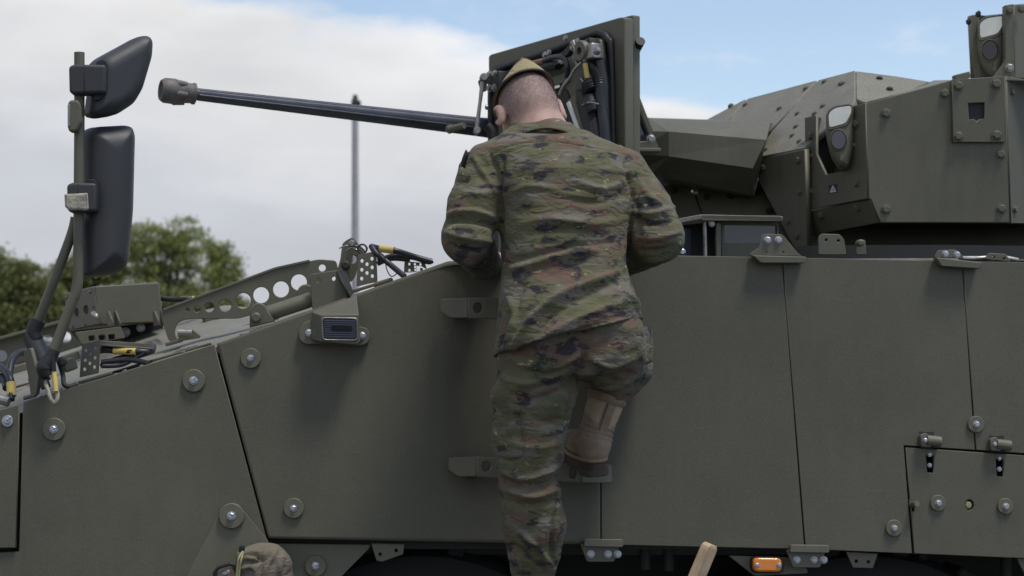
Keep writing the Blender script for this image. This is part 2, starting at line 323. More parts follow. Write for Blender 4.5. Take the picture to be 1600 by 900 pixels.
# ------------------------------------------------------------------ organic shapes: distance fields turned into one continuous skin
class Field:
    def __init__(s, lo, hi, h):
        s.lo = np.array(lo, float); s.h = h; s.n = np.ceil((np.array(hi)-s.lo)/h).astype(int)+1
        s.ax = [s.lo[i]+h*np.arange(s.n[i]) for i in range(3)]; s.F = np.full(s.n, .5, np.float32)
    def _sl(s, lo, hi):
        a = np.clip(((np.array(lo)-s.lo)/s.h).astype(int), 0, s.n); b = np.clip(((np.array(hi)-s.lo)/s.h).astype(int)+2, 0, s.n)
        return tuple(slice(a[i], b[i]) for i in range(3))
    def put(s, fn, lo, hi, k=.02, cut=False):
        pad = k+.03; sl = s._sl(np.array(lo)-pad, np.array(hi)+pad)
        X, Y, Z = np.meshgrid(s.ax[0][sl[0]], s.ax[1][sl[1]], s.ax[2][sl[2]], indexing='ij')
        if X.size == 0: return
        d = fn(X, Y, Z).astype(np.float32); A = s.F[sl]
        if cut: A = -A
        h = np.clip(.5+.5*(A-d)/max(k, 1e-5), 0, 1); r = A*(1-h)+d*h-k*h*(1-h)
        s.F[sl] = -r if cut else r
    def cap(s, a, b, ra, rb, k=.02, cut=False):
        a, b = np.array(a, float), np.array(b, float); ba = b-a; L = max(float(ba@ba), 1e-9); m = max(ra, rb)
        def fn(X, Y, Z):
            px, py, pz = X-a[0], Y-a[1], Z-a[2]; h = np.clip((px*ba[0]+py*ba[1]+pz*ba[2])/L, 0, 1)
            return np.sqrt((px-ba[0]*h)**2+(py-ba[1]*h)**2+(pz-ba[2]*h)**2)-(ra+(rb-ra)*h)
        s.put(fn, np.minimum(a, b)-m, np.maximum(a, b)+m, k, cut)
    def ell(s, c, r, k=.02, rot=None, cut=False):
        c, r = np.array(c, float), np.array(r, float); Rm = np.eye(3) if rot is None else np.array(rot); m = r.max()
        def fn(X, Y, Z):
            q = np.stack([X-c[0], Y-c[1], Z-c[2]], -1) @ Rm.T
            k0 = np.sqrt(((q/r)**2).sum(-1)); k1 = np.sqrt(((q/r**2)**2).sum(-1)); return k0*(k0-1)/np.maximum(k1, 1e-6)
        s.put(fn, c-m, c+m, k, cut)
    def box(s, c, hs, r, k=.01, rot=None):
        c, hs = np.array(c, float), np.array(hs, float); Rm = np.eye(3) if rot is None else np.array(rot); m = np.linalg.norm(hs)+r
        def fn(X, Y, Z):
            q = np.abs(np.stack([X-c[0], Y-c[1], Z-c[2]], -1) @ Rm.T)-hs+r
            return np.sqrt((np.maximum(q, 0)**2).sum(-1))+np.minimum(q.max(-1), 0)-r
        s.put(fn, c-m, c+m, k)
    def loft(s, rows, k=.02, p=2.4):
        """stack of ovals: rows of (z, cx, cy, half width, half depth)"""
        A = np.array(sorted(rows)); z = A[:, 0]
        def fn(X, Y, Z):
            cx, cy, a, b = [np.interp(Z, z, A[:, i]) for i in (1, 2, 3, 4)]
            g = (np.abs((X-cx)/a)**p+np.abs((Y-cy)/b)**p)**(1/p); d = (g-1)*np.minimum(a, b)
            return np.maximum(d, np.maximum(z[0]-Z, Z-z[-1]))
        s.put(fn, (A[:, 1]-A[:, 3]).min()*np.array([1, 0, 0])+np.array([0, (A[:, 2]-A[:, 4]).min(), z[0]]), np.array([(A[:, 1]+A[:, 3]).max(), (A[:, 2]+A[:, 4]).max(), z[-1]]), k)
    def mesh(s):
        F = s.F; I = F < 0; nx, ny, nz = F.shape
        acc = np.zeros((nx-1, ny-1, nz-1, 3), np.float32); cnt = np.zeros((nx-1, ny-1, nz-1), np.float32)
        offs = [(0, 0), (0, 1), (1, 0), (1, 1)]
        for ax in range(3):
            o1, o2 = [i for i in range(3) if i != ax]
            for d1, d2 in offs:
                A = [slice(None)]*3; B = [slice(None)]*3; A[ax] = slice(0, -1); B[ax] = slice(1, None)
                for o, d in ((o1, d1), (o2, d2)): sl = slice(d, F.shape[o]-1+d); A[o] = sl; B[o] = sl
                fa, fb = F[tuple(A)], F[tuple(B)]; m = (fa < 0) != (fb < 0)
                t = np.where(m, fa/np.where(m, fa-fb, 1), 0)
                cnt += m; acc[..., ax] += np.where(m, t, 0); acc[..., o1] += m*d1; acc[..., o2] += m*d2
        act = cnt > 0; idx = -np.ones(act.shape, int); idx[act] = np.arange(act.sum())
        ijk = np.argwhere(act); V = s.lo+(ijk+acc[act]/cnt[act][:, None])*s.h; Q = []
        for ax in range(3):
            o1, o2 = (ax+1) % 3, (ax+2) % 3
            A = [slice(1, -1)]*3; B = [slice(1, -1)]*3; A[ax] = slice(0, -1); B[ax] = slice(1, None)
            ia, ib = I[tuple(A)], I[tuple(B)]
            for flip, m in ((0, ia & ~ib), (1, ~ia & ib)):
                e = np.argwhere(m)
                if len(e) == 0: continue
                st = np.ones(3, int); st[ax] = 0; e = e+st
                def at(a, b):
                    q = e.copy(); q[:, o1] -= a; q[:, o2] -= b; return idx[q[:, 0], q[:, 1], q[:, 2]]
                q = np.stack([at(1, 1), at(0, 1), at(0, 0), at(1, 0)], 1); Q.append(q[:, ::-1] if flip else q)
        Q = np.concatenate(Q); Q = Q[(Q >= 0).all(1)]
        return V, Q
_H = np.random.RandomState(3).rand(64, 64, 64).astype(np.float32)
def vnoise(p):
    i = np.floor(p).astype(int); f = p-i; f = f*f*(3-2*f); r = 0
    for dx in (0, 1):
        for dy in (0, 1):
            for dz in (0, 1):
                w = (f[:, 0] if dx else 1-f[:, 0])*(f[:, 1] if dy else 1-f[:, 1])*(f[:, 2] if dz else 1-f[:, 2])
                r = r+w*_H[(i[:, 0]+dx) % 64, (i[:, 1]+dy) % 64, (i[:, 2]+dz) % 64]
    return r*2-1
def vnormals(V, Q):
    n = np.cross(V[Q[:, 2]]-V[Q[:, 0]], V[Q[:, 3]]-V[Q[:, 1]]); N = np.zeros_like(V)
    for k in range(4): np.add.at(N, Q[:, k], n)
    return N/np.maximum(np.linalg.norm(N, axis=1, keepdims=True), 1e-12)
def relax(V, Q, it=2, w=.5):
    for _ in range(it):
        S = np.zeros_like(V); c = np.zeros(len(V))
        for k in range(4):
            a, b = Q[:, k], Q[:, (k+1) % 4]; np.add.at(S, a, V[b]); np.add.at(S, b, V[a]); np.add.at(c, a, 1); np.add.at(c, b, 1)
        V = V*(1-w)+w*S/np.maximum(c, 1)[:, None]
    return V
def proj(V):
    d = V[:, 1]+D0; return np.stack([CX+V[:, 0]*F/d, YH-(V[:, 2]-ZC)*F/d], 1)
def folds(V, N, lines):
    """push soft fabric ridges (amp>0) and creases (amp<0) out of the side that faces the viewer"""
    q = proj(V); D = np.zeros(len(V)); face = np.clip(-N[:, 1]*1.5+.35, 0, 1)
    for pts, amp, w in lines:
        pts = np.array([tuple(p) for p in spline([Vector((a, b, 0)) for a, b in pts], 5)])[:, :2]; best = np.full(len(V), 1e9); tt = np.zeros(len(V)); n = len(pts)-1
        for i in range(n):
            a, b = pts[i], pts[i+1]; ab = b-a; h = np.clip(((q-a)@ab)/max(ab@ab, 1e-9), 0, 1); d = np.linalg.norm(q-a-h[:, None]*ab, axis=1)
            u = d < best; best[u] = d[u]; tt[u] = ((i+h)/n)[u]
        D += 1.45*amp*np.exp(-(best/(.85*w))**2)*np.sin(np.pi*np.clip(tt*.86+.07, 0, 1))**.6*face
    return D
def skinmesh(name, V, Q, mat, parent, cloth=True, attr=None):
    me = bpy.data.meshes.new(name); me.from_pydata(V.tolist(), [], Q.tolist()); me.update()
    if cloth:
        a = me.attributes.new('cloth', 'FLOAT_VECTOR', 'POINT'); a.data.foreach_set('vector', V.astype(np.float32).ravel())
    if attr is not None:
        a = me.attributes.new('stubble', 'FLOAT', 'POINT'); a.data.foreach_set('value', attr.astype(np.float32))
    return mk(name, me, mat, parent, smooth=True)
def creased(V, Q, amp, sc, lines=(), extra=0., it=1):
    N = vnormals(V, Q)
    r1 = vnoise(V*np.array(sc)); r2 = vnoise(V*np.array(sc)*2.1+7); wv = vnoise(V*5+3)
    D = amp*((1-2*np.abs(r1))*.7+(1-2*np.abs(r2))*.35-.3)*(1+.6*wv)
    if len(lines): D = D+folds(V, N, lines)
    return relax(V+N*D[:, None], Q, it, .3)
def pillow(name, pl, outer, mat, parent, th, rr, h=.0035):
    """a moulded shell: an outline given thickness th, its back edge rounded off generously by rr"""
    pts = np.array([pl.uv(pl.at(x, y)) for x, y in outer]); lo2, hi2 = pts.min(0)-.02, pts.max(0)+.02
    f = Field((lo2[0], lo2[1], -.02), (hi2[0], hi2[1], th+.02), h)
    def fn(X, Y, Z):
        d = np.full(X.shape, 1e9); sg = np.ones(X.shape); n = len(pts)
        for i in range(n):
            a, b = pts[i], pts[i-1]; e = b-a; wx, wy = X-a[0], Y-a[1]; t = np.clip((wx*e[0]+wy*e[1])/(e@e), 0, 1)
            d = np.minimum(d, (wx-e[0]*t)**2+(wy-e[1]*t)**2)
            c1, c2, c3 = Y >= a[1], Y < b[1], e[0]*wy > e[1]*wx; fl = (c1 & c2 & c3) | (~c1 & ~c2 & ~c3); sg = np.where(fl, -sg, sg)
        d = sg*np.sqrt(d); q1 = d+rr; q2 = Z-th+rr
        top = np.sqrt(np.maximum(q1, 0)**2+np.maximum(q2, 0)**2)+np.minimum(np.maximum(q1, q2), 0)-rr
        return np.maximum(top, -Z)
    f.put(fn, (lo2[0], lo2[1], -.02), (hi2[0], hi2[1], th+.02), .001)
    V, Q = f.mesh(); V = relax(V, Q, 2, .4); Mx = np.array([list(pl.u), list(pl.v), list(pl.n)]); V = np.array(pl.o)+V @ Mx
    return skinmesh(name, V, Q, mat, parent, cloth=False)
# ------------------------------------------------------------------ ground
def build_ground():
    v = [(-3500, -3500, 0), (3500, -3500, 0), (3500, 3500, 0), (-3500, 3500, 0)]
    tag(mk('ground', pydata('ground', v, [(0, 1, 2, 3)]), M_['asphalt']), 'dark asphalt ground under the armoured vehicle', 'ground', kind='structure')
build_ground()
# ------------------------------------------------------------------ vehicle
VEH = thing('armoured_vehicle', (.6, 1.4, 0), 'olive green wheeled armoured vehicle with gun turret, filling the photo', 'armoured vehicle')
def bolt_mesh():
    bm = bmesh.new()
    def ring(r, z, n): return [bm.verts.new((r*math.cos(2*math.pi*k/n), r*math.sin(2*math.pi*k/n), z)) for k in range(n)]
    def skin(a, b): [bm.faces.new((a[k], a[(k+1) % len(a)], b[(k+1) % len(a)], b[k])) for k in range(len(a))]
    a, b, c = ring(1.32, 0, 12), ring(1.32, .18, 12), ring(1.2, .22, 12); skin(a, b); skin(b, c); bm.faces.new(c)
    a, b, c = ring(1, .18, 6), ring(1, .78, 6), ring(.82, .9, 6); skin(a, b); skin(b, c); bm.faces.new(c)
    me = bpy.data.meshes.new('bolt'); bm.to_mesh(me); bm.free(); return me
def puck_mesh():
    bm = bmesh.new(); n = 28
    def ring(r, z): return [bm.verts.new((r*math.cos(2*math.pi*k/n), r*math.sin(2*math.pi*k/n), z)) for k in range(n)]
    R_ = [ring(1, -.05), ring(1, .26), ring(.93, .34)]
    for a, b in zip(R_, R_[1:]): [bm.faces.new((a[k], a[(k+1) % n], b[(k+1) % n], b[k])) for k in range(n)]
    bm.faces.new(R_[-1]); me = bpy.data.meshes.new('washer'); bm.to_mesh(me); bm.free(); return me
BM0, PUCK = bolt_mesh(), puck_mesh()
MESHES = {}
def shared(me, m):
    k = (me.name, m.name)
    if k not in MESHES: c = me.copy(); c.materials.append(m); MESHES[k] = c
    return MESHES[k]
def orient(p, n, s, spin=0., sx=1.):
    u, w, d = frame(n); Mx = Matrix((u, w, d)).transposed().to_4x4(); Mx.translation = p
    return Mx @ Matrix.Rotation(spin, 4, 'Z') @ Matrix.Diagonal((s*sx, s, s, 1))
def bolt(parent, p, n, r, m=None, name='bolt', mark=False):
    o = mk(name, shared(BM0, m or M_['steel']), None, parent, orient(p, n, r*random.uniform(.92, 1.06), random.uniform(0, 1)))
    return o
def washer(px, py, rpx, pl=None, off=.0, mark=True, m=None, rb=None):
    pl = pl or HULL; p = pl.at(px, py, off); s = mpx(p.y)
    w = mk('bolt_washer', shared(PUCK, m or M_['paint']), None, VEH, orient(p, pl.n, rpx*s))
    q = p+pl.n*rpx*s*.34; rb = rb or max(4.2, rpx*.27)
    bolt(w, q, pl.n, rb*s)
    if mark:
        a = random.uniform(.2, 1.2); u, v = pl.u, pl.v; e = rb*s
        tube('torque_mark', [q+pl.n*e*.95+u*e*.1, q+pl.n*e*.8+(u*math.cos(a)+v*math.sin(a))*e*1.0, q+pl.n*.001+(u*math.cos(a)+v*math.sin(a))*e*1.5], .0016, M_['blue'], w, seg=6, curve=False)
    return w
def bolts_on(parent, pl, pts, rpx, off=0., m=None):
    for x, y in pts: p = pl.at(x, y, off); bolt(parent, p, pl.n, rpx*mpx(p.y), m or M_['turret'])
# hull body: profile of the side, pushed through the vehicle's width
EDGE = [(-400, 760), (-60, 657), (33, 628), (333, 537), (700, 408), (978, 398), (1600, 409), (2300, 420)]   # upper edge of the side plates
def edge_z(X):
    xs = [(a-CX)*D0/F for a, b in EDGE]; zs = [ZC-(b-YH)*D0/F for a, b in EDGE]; return float(np.interp(X, xs, zs))
XL, XR = (-400-CX)*D0/F, (2300-CX)*D0/F
def crown(px): return float(np.interp(px, [200, 300, 420, 560, 760], [1, .95, .42, .22, .05]))
def build_hull():
    xs = [(a-CX)*D0/F for a, b in EDGE]
    prof = [(x, edge_z(x)-.03) for x in xs]+[(xs[-1], 1.20), (xs[1], 1.20), (xs[0], 1.28)]
    v = []; n = len(prof)
    for x, z in prof: v.append((x, .09+K*(z-2.04), z))
    for x, z in prof: v.append((x, 2.80, z))
    f = [tuple(range(n))[::-1], tuple(range(n, 2*n))]+[(i, (i+1) % n, n+(i+1) % n, n+i) for i in range(n)]
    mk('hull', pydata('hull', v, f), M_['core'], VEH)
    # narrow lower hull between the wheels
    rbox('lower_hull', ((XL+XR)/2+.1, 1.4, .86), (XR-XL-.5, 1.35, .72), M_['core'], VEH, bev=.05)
    # front deck, higher towards the middle of the vehicle
    nx, ny = 90, 26; vs = []; fs = []
    x0, x1 = XL, (760-CX)*D0/F
    for i in range(nx+1):
        X = x0+(x1-x0)*i/nx; px = X*F/D0+CX; fade = crown(px)
        for j in range(ny+1):
            Y = -.004+2.78*j/ny; t = min(Y/1.25, 1); t = t*t*(3-2*t)*.35+t*.65
            vs.append((X, Y, edge_z(X)-.012+DECK_RISE*t*fade))
    for i in range(nx):
        for j in range(ny):
            a = i*(ny+1)+j; fs.append((a, a+ny+1, a+ny+2, a+1))
    mk('front_deck', pydata('deck', vs, fs), M_['grit'], VEH, smooth=True)
DECK_RISE = .175
def deck(px, Y):
    """point on the front deck seen at photo column px, depth Y"""
    X = (px-CX)*(D0+Y)/F; p0 = X*F/D0+CX; fade = crown(p0); t = min(max(Y, 0)/1.25, 1); t = t*t*(3-2*t)*.35+t*.65
    return Vector((X, Y, edge_z(X)-.012+DECK_RISE*t*fade))
build_hull()
PM = M_['plate']
def build_side():
    th = .014
    panel('side_plate', HULL, [(-120, 672), (30, 632), (25, 856), (-120, 858)], PM, VEH, th, .012, bev=.002)
    panel('side_plate', HULL, [(36, 628), (335, 537.5), (416.5, 842), (392, 1010), (-120, 1010), (-120, 868), (30, 862)], PM, VEH, th, .0, bev=.002)
    # the big middle plate dishes gently inwards behind the climbing steps
    top = lambda x: np.interp(x, [338.5, 700, 938], [537, 408, 399.5]); bot = lambda x: np.interp(x, [419.5, 938], [841, 851])
    nx, ny = 120, 70; vs = []; fs = []
    for i in range(nx+1):
        for j in range(ny+1):
            t = j/ny; s = i/nx; xt = 338.5+599*s; xb = 419.5+518.5*s
            x = xt*(1-t)+xb*t; y = top(xt)*(1-t)+bot(xb)*t
            dx = np.clip((x-680)/100, 0, 1); dx = dx*dx*(3-2*dx); ex = np.clip((930-x)/45, 0, 1); ex = ex*ex*(3-2*ex); dy = np.clip((845-y)/170, 0, 1)
            vs.append(tuple(HULL.at(x, y, -.028*dx*ex*dy)))
    for i in range(nx):
        for j in range(ny): a = i*(ny+1)+j; fs.append((a, a+1, a+ny+2, a+ny+1))
    me = pydata('side_plate', vs, fs); o = mk('side_plate', me, PM, VEH, smooth=True)
    md = o.modifiers.new('thickness', 'SOLIDIFY'); md.thickness = .013; md.offset = -1 if me.polygons[10].normal.y < 0 else 1; o['x'] = 0; del o['x']
    panel('side_plate', HULL, [(939.5, 399.5), (978, 398), (1221.3, 402), (1257.3, 858), (939.8, 851)], PM, VEH, th, 0, bev=.0016)
    panel('side_plate', HULL, [(1222.7, 402), (1502.8, 408), (1523.8, 703), (1412.5, 696), (1425.5, 865), (1258.7, 858)], PM, VEH, th, 0, bev=.0016)
    panel('side_plate', HULL, [(1504.2, 408), (1900, 414), (1900, 735), (1600, 708.5), (1525.2, 703)], PM, VEH, th, 0, bev=.0016)
    panel('side_plate', HULL, [(1603, 711), (1900, 737), (1900, 895), (1617, 874)], PM, VEH, th, 0, bev=.0016)
    slot = lambda x, y: [(x-3, y+8), (x+9, y+9), (x+9, y+36), (x-1, y+35)]
    fl = panel('access_flap', HULL, [(1415.5, 699), (1600, 711.5), (1614, 873), (1428.5, 865)], PM, VEH, th, .001, holes=[circ(1514.5, 789, 8.5, 20, .85), slot(1450, 703)[::-1], slot(1559, 709)[::-1], [(1421, 780), (1424, 800), (1430, 800), (1428, 780)]], bev=.0016)
    q = HULL.at(1512, 789, -.006); bolt(fl, q, HULL.n, 5*mpx(0), M_['thread'])
    for x, y in ((1451, 688), (1560, 694)):
        panel('hinge_recess', HULL, [(x-14, y-14), (x+9, y-14), (x+10, y+13), (x-12, y+13)], M_['dark'], fl, .004, .0022)
        panel('hinge_leaf', HULL, rnd([(x-13, y-8), (x-3, y-12), (x+6, y+2), (x+4, y+11), (x-11, y+10)], 3), M_['paint'], fl, .02, .022)
        p = HULL.at(x-4, y, .016); tube('hinge_barrel', [p, HULL.at(x+18, y+2.5, .014)], 8.5*mpx(0), M_['paint'], fl, seg=16, curve=False)
        bolt(fl, HULL.at(x-5, y, .024), HULL.n, 3*mpx(0))
        for k in (22, 39): bolt(fl, HULL.at(x+1.5, y+k, -.002), HULL.n, 3*mpx(0))
    tube('latch_pin', [HULL.at(1424, 788, .0), HULL.at(1433, 787, .022)], .009, M_['paint'], fl, curve=False)
    panel('gusset_plate', HULL, rnd([(293, 896), (345, 797), (353, 787), (372, 787), (380, 797), (420, 846), (428, 1010), (250, 1010)], 6), M_['paint'], VEH, .008, .009, bev=.0012)
    panel('skirt_plate', HULL, [(424, 849), (579, 851), (576, 858), (500, 935), (424, 1010)], M_['paint'], VEH, .010, -.035)
    washer(12, 658, 9, off=.014, m=M_['steel'], rb=5)
    for x, y, r in ((85, 671, 18), (303, 595, 18), (392, 560, 16), (459, 794, 16)): washer(x, y, r)
    washer(362, 806, 20, off=.009); washer(493, 884, 17, off=-.035)
    for x, y, r in ((1396, 825, 13), (1465, 786, 12.5), (1570, 791, 12.5), (1524, 663, 13)): washer(x, y, r, mark=False)
build_side()
def build_steps():
    for (x0, x1, y, drop) in ((687, 952, 466, 0), (700, 957, 714, 8), (712, 962, 1052, 8)):
        st = .105; pr = panel('step_bar', PL(HULL.at(x0+48, y, st), HULL.at(x1-45, y, st), HULL.at(x0+48, y+40, st)),
                              [(x0+44, y-1), (x1-48, y+drop), (x1-48, y+33+drop), (x0+44, y+31)], M_['paint'], VEH, .03, 0, holes=[circ(x0+60, y+15, 7.5, 18, .85), circ(x1-62, y+18+drop, 7, 18, .85)], bev=.004, bres=1)
        wl = PL(HULL.at(x0-2, y, .055), HULL.at(x0+46, y, st+.002), HULL.at(x0, y+40, .053))
        panel('step_wing', wl, rnd([(x0, y+1), (x0+44, y-1), (x0+44, y+31), (x0+16, y+31), (x0, y+21)], 4), M_['paint'], pr, .03, .0, bev=.003, bres=1)
        wr = PL(HULL.at(x1-46, y, st+.002), HULL.at(x1+2, y, .06), HULL.at(x1-46, y+40, st))
        panel('step_wing', wr, rnd([(x1-48, y+drop), (x1, y+4+drop), (x1, y+33+drop), (x1-48, y+33+drop)], 4), M_['paint'], pr, .03, 0, bev=.003, bres=1)
        for x in (x0+33, x1-33): tube('step_standoff', [HULL.at(x, y+20+drop/2, -.03), HULL.at(x, y+20+drop/2, .08)], .016, M_['dark'], pr, curve=False)
        if y > 900:
            for x in (x0+112, x0+126): tube('step_hanger', [HULL.at(x, y+10, .06), HULL.at(x, 860, -.03)], .014, M_['dark'], pr, curve=False)
build_steps()
def build_underside():
    for nm, poly, hs, off in (('tie_bracket', [(580, 849), (632, 850), (630, 866), (597, 878), (588, 876)], [(594, 866), (619, 860)], -.02),
                              ('tie_bracket', [(1322, 862), (1372, 865), (1364, 888), (1333, 887)], [(1338, 877), (1357, 878)], -.02),
                              ('tie_bracket', [(1589, 872), (1640, 876), (1636, 905), (1604, 903)], [(1612, 890)], -.02)):
        panel(nm, HULL, poly, M_['paint'], VEH, .008, off, holes=[circ(x, y, 2.6, 10) for x, y in hs])
    for dx, dy in ((0, 0), (322, 9)):
        b = panel('hinge_bracket', HULL, rnd([(907+dx, 850+dy), (968+dx, 852+dy), (960+dx, 878+dy), (917+dx, 878+dy)], 4), M_['paint'], VEH, .01, .012)
        panel('cover_strip', HULL, rnd([(914+dx, 842+dy), (974+dx, 843+dy), (974+dx, 855+dy), (912+dx, 854+dy)], 3), M_['paint'], b, .02, .03)
        for x, r in ((923, 4.6), (950, 4.6), (965, 4.4)): bolt(b, HULL.at(x+dx, 866+dy, .012), HULL.n, r*mpx(0))
    cr = panel('lamp_carrier', HULL, rnd([(1138, 868), (1236, 871), (1262, 890), (1262, 896), (1180, 900), (1166, 890)], 4), M_['paint'], VEH, .012, -.03)
    lm = panel('marker_lamp_base', HULL, rnd([(1174, 869), (1225, 870), (1225, 896), (1174, 895)], 9), M_['rubber'], VEH, .02, -.008)
    panel('amber_lens', HULL, rnd([(1177, 871.5), (1222, 872), (1222, 894), (1177, 893.5)], 8), M_['amber'], lm, .022, .012, bev=.006, bres=3, smooth=True)
    for x in (1183, 1217): bolt(lm, HULL.at(x, 883, .012), HULL.n, 3*mpx(0))
    # beam under the sponson, pipes and wheels in the dark
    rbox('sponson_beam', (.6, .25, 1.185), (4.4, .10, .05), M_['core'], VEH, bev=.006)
    for px, y0 in ((1008, 872), (1045, 874), (1440, 878), (1572, 886)):
        p = P(px, y0-30, .2); tube('spring_tube', [p, p-Vector((0, 0, .09))], .016, M_['core'], VEH, curve=False)
    for px in (-150, 655, 1330, 1990):
        c = Vector(((px-CX)*(D0+.3)/F, .12, .60))
        w = lathe('wheel_tyre', c, (0, 1, 0), [(-.0, .36), (.0, .50), (.03, .565), (.08, .585), (.30, .585), (.35, .565), (.38, .50), (.38, .3)], M_['tyre'], VEH, seg=40)
        lathe('wheel_rim', c+Vector((0, -.004, 0)), (0, 1, 0), [(.06, .10), (.03, .14), (.06, .2), (.10, .30), (.01, .355), (.05, .365)], M_['paint'], w, seg=32)
        for k in range(36):
            a = 2*math.pi*k/36; rbox('tread_block', c+Vector((math.cos(a)*.588, .10+(k % 2)*.17, math.sin(a)*.588)), (.05, .15, .03), M_['tyre'], w, rot=(0, -a+math.pi/2, 0), bev=.006, seg=1)
        tube('axle', [c+Vector((0, .2, 0)), c+Vector((0, 1.2, .12))], .06, M_['core'], w, curve=False)
build_underside()
def build_corner_lamp():
    b = panel('lamp_bracket', HULL, rnd([(467, 512), (480, 500), (556, 508), (577, 514), (578, 534), (565, 541), (500, 538), (476, 538), (467, 530)], 7), M_['paint'], VEH, .02, .022, bev=.002)
    A = lambda x, y, o: HULL.at(x, y, o)
    h = poly3('lamp_housing', [[A(487, 487, .02), A(557, 461, .02), A(561, 492, .095), A(500, 492, .095)],
        [A(500, 492, .095), A(561, 492, .095), A(559, 539, .085), A(500, 534, .085)],
        [A(487, 487, .02), A(500, 492, .095), A(500, 534, .085), A(484, 530, .02)],
        [A(557, 461, .02), A(565, 530, .02), A(559, 539, .085), A(561, 492, .095)],
        [A(484, 530, .02), A(500, 534, .085), A(559, 539, .085), A(565, 530, .02)],
        [A(487, 487, .02), A(484, 530, .02), A(565, 530, .02), A(557, 461, .02)]], M_['paint'], b, .003)
    lp = PL(A(500, 492, .095), A(561, 492, .095), A(500, 534, .085))
    panel('lamp_bezel', lp, rnd([(502, 495), (559, 496), (560, 533), (503, 532)], 5), M_['metal'], b, .010, .006, holes=[rnd([(505, 498), (556.5, 499), (557, 530.5), (506, 529.5)], 5)], bev=.002)
    panel('lamp_lens', lp, rnd([(505, 498), (557, 499), (557, 531), (506, 530)], 5), M_['lens'], b, .012, .004, bev=.004, bres=2, smooth=True)
    panel('lamp_slot', lp, rnd([(517, 508), (550, 509), (551, 518), (517, 517)], 4), M_['glass'], b, .004, .0065)
    for k in range(9): tube('lens_rib', [lp.at(507, 501+k*3.1, .005), lp.at(556, 502+k*3.1, .005)], .0009, M_['lens'], b, seg=5, curve=False)
    for x, y in ((483, 520), (566, 524)): bolt(b, HULL.at(x, y, .022), HULL.n, 4.6*mpx(0))
    e = flat(.03)
    up = panel('deck_bracket', e, rnd([(484, 432), (487, 428), (528, 422), (551, 462), (545, 468), (492, 486), (488, 484)], 3), M_['paint'], VEH, .012, 0, holes=[circ(497.5, 438, 3.6, 12, .8), circ(521.5, 435, 3.6, 12, .8)])
    panel('bracket_return', PL(P(528, 422, .03), P(540, 424, .16), P(550, 460, .03)), [(528, 422), (541, 424), (553, 458), (548, 464)], M_['dark'], up, .008)
    # torsion tube with a round eye
    p0, p1 = P(398, 497, .05), P(486, 468, .07)
    t = tube('hinge_tube', [p0, p1], 12*mpx(.05), M_['paint'], VEH, seg=20, curve=False)
    el = flat(.02)
    panel('hinge_eye', el, circ(404, 490, 17, 24, .85)[11:]+[(421, 490), (430, 502), (390, 512)], M_['paint'], t, .03, .01, bev=.003)
    lathe('pivot_pin', P(400, 496, 0), (0, -1, 0), [(-.01, .014), (.004, .014), (.008, .010)], M_['paint'], t, seg=16)
    panel('hinge_eye', flat(.10), circ(478, 458, 14, 20), M_['paint'], t, .03, 0, bev=.003)
build_corner_lamp()
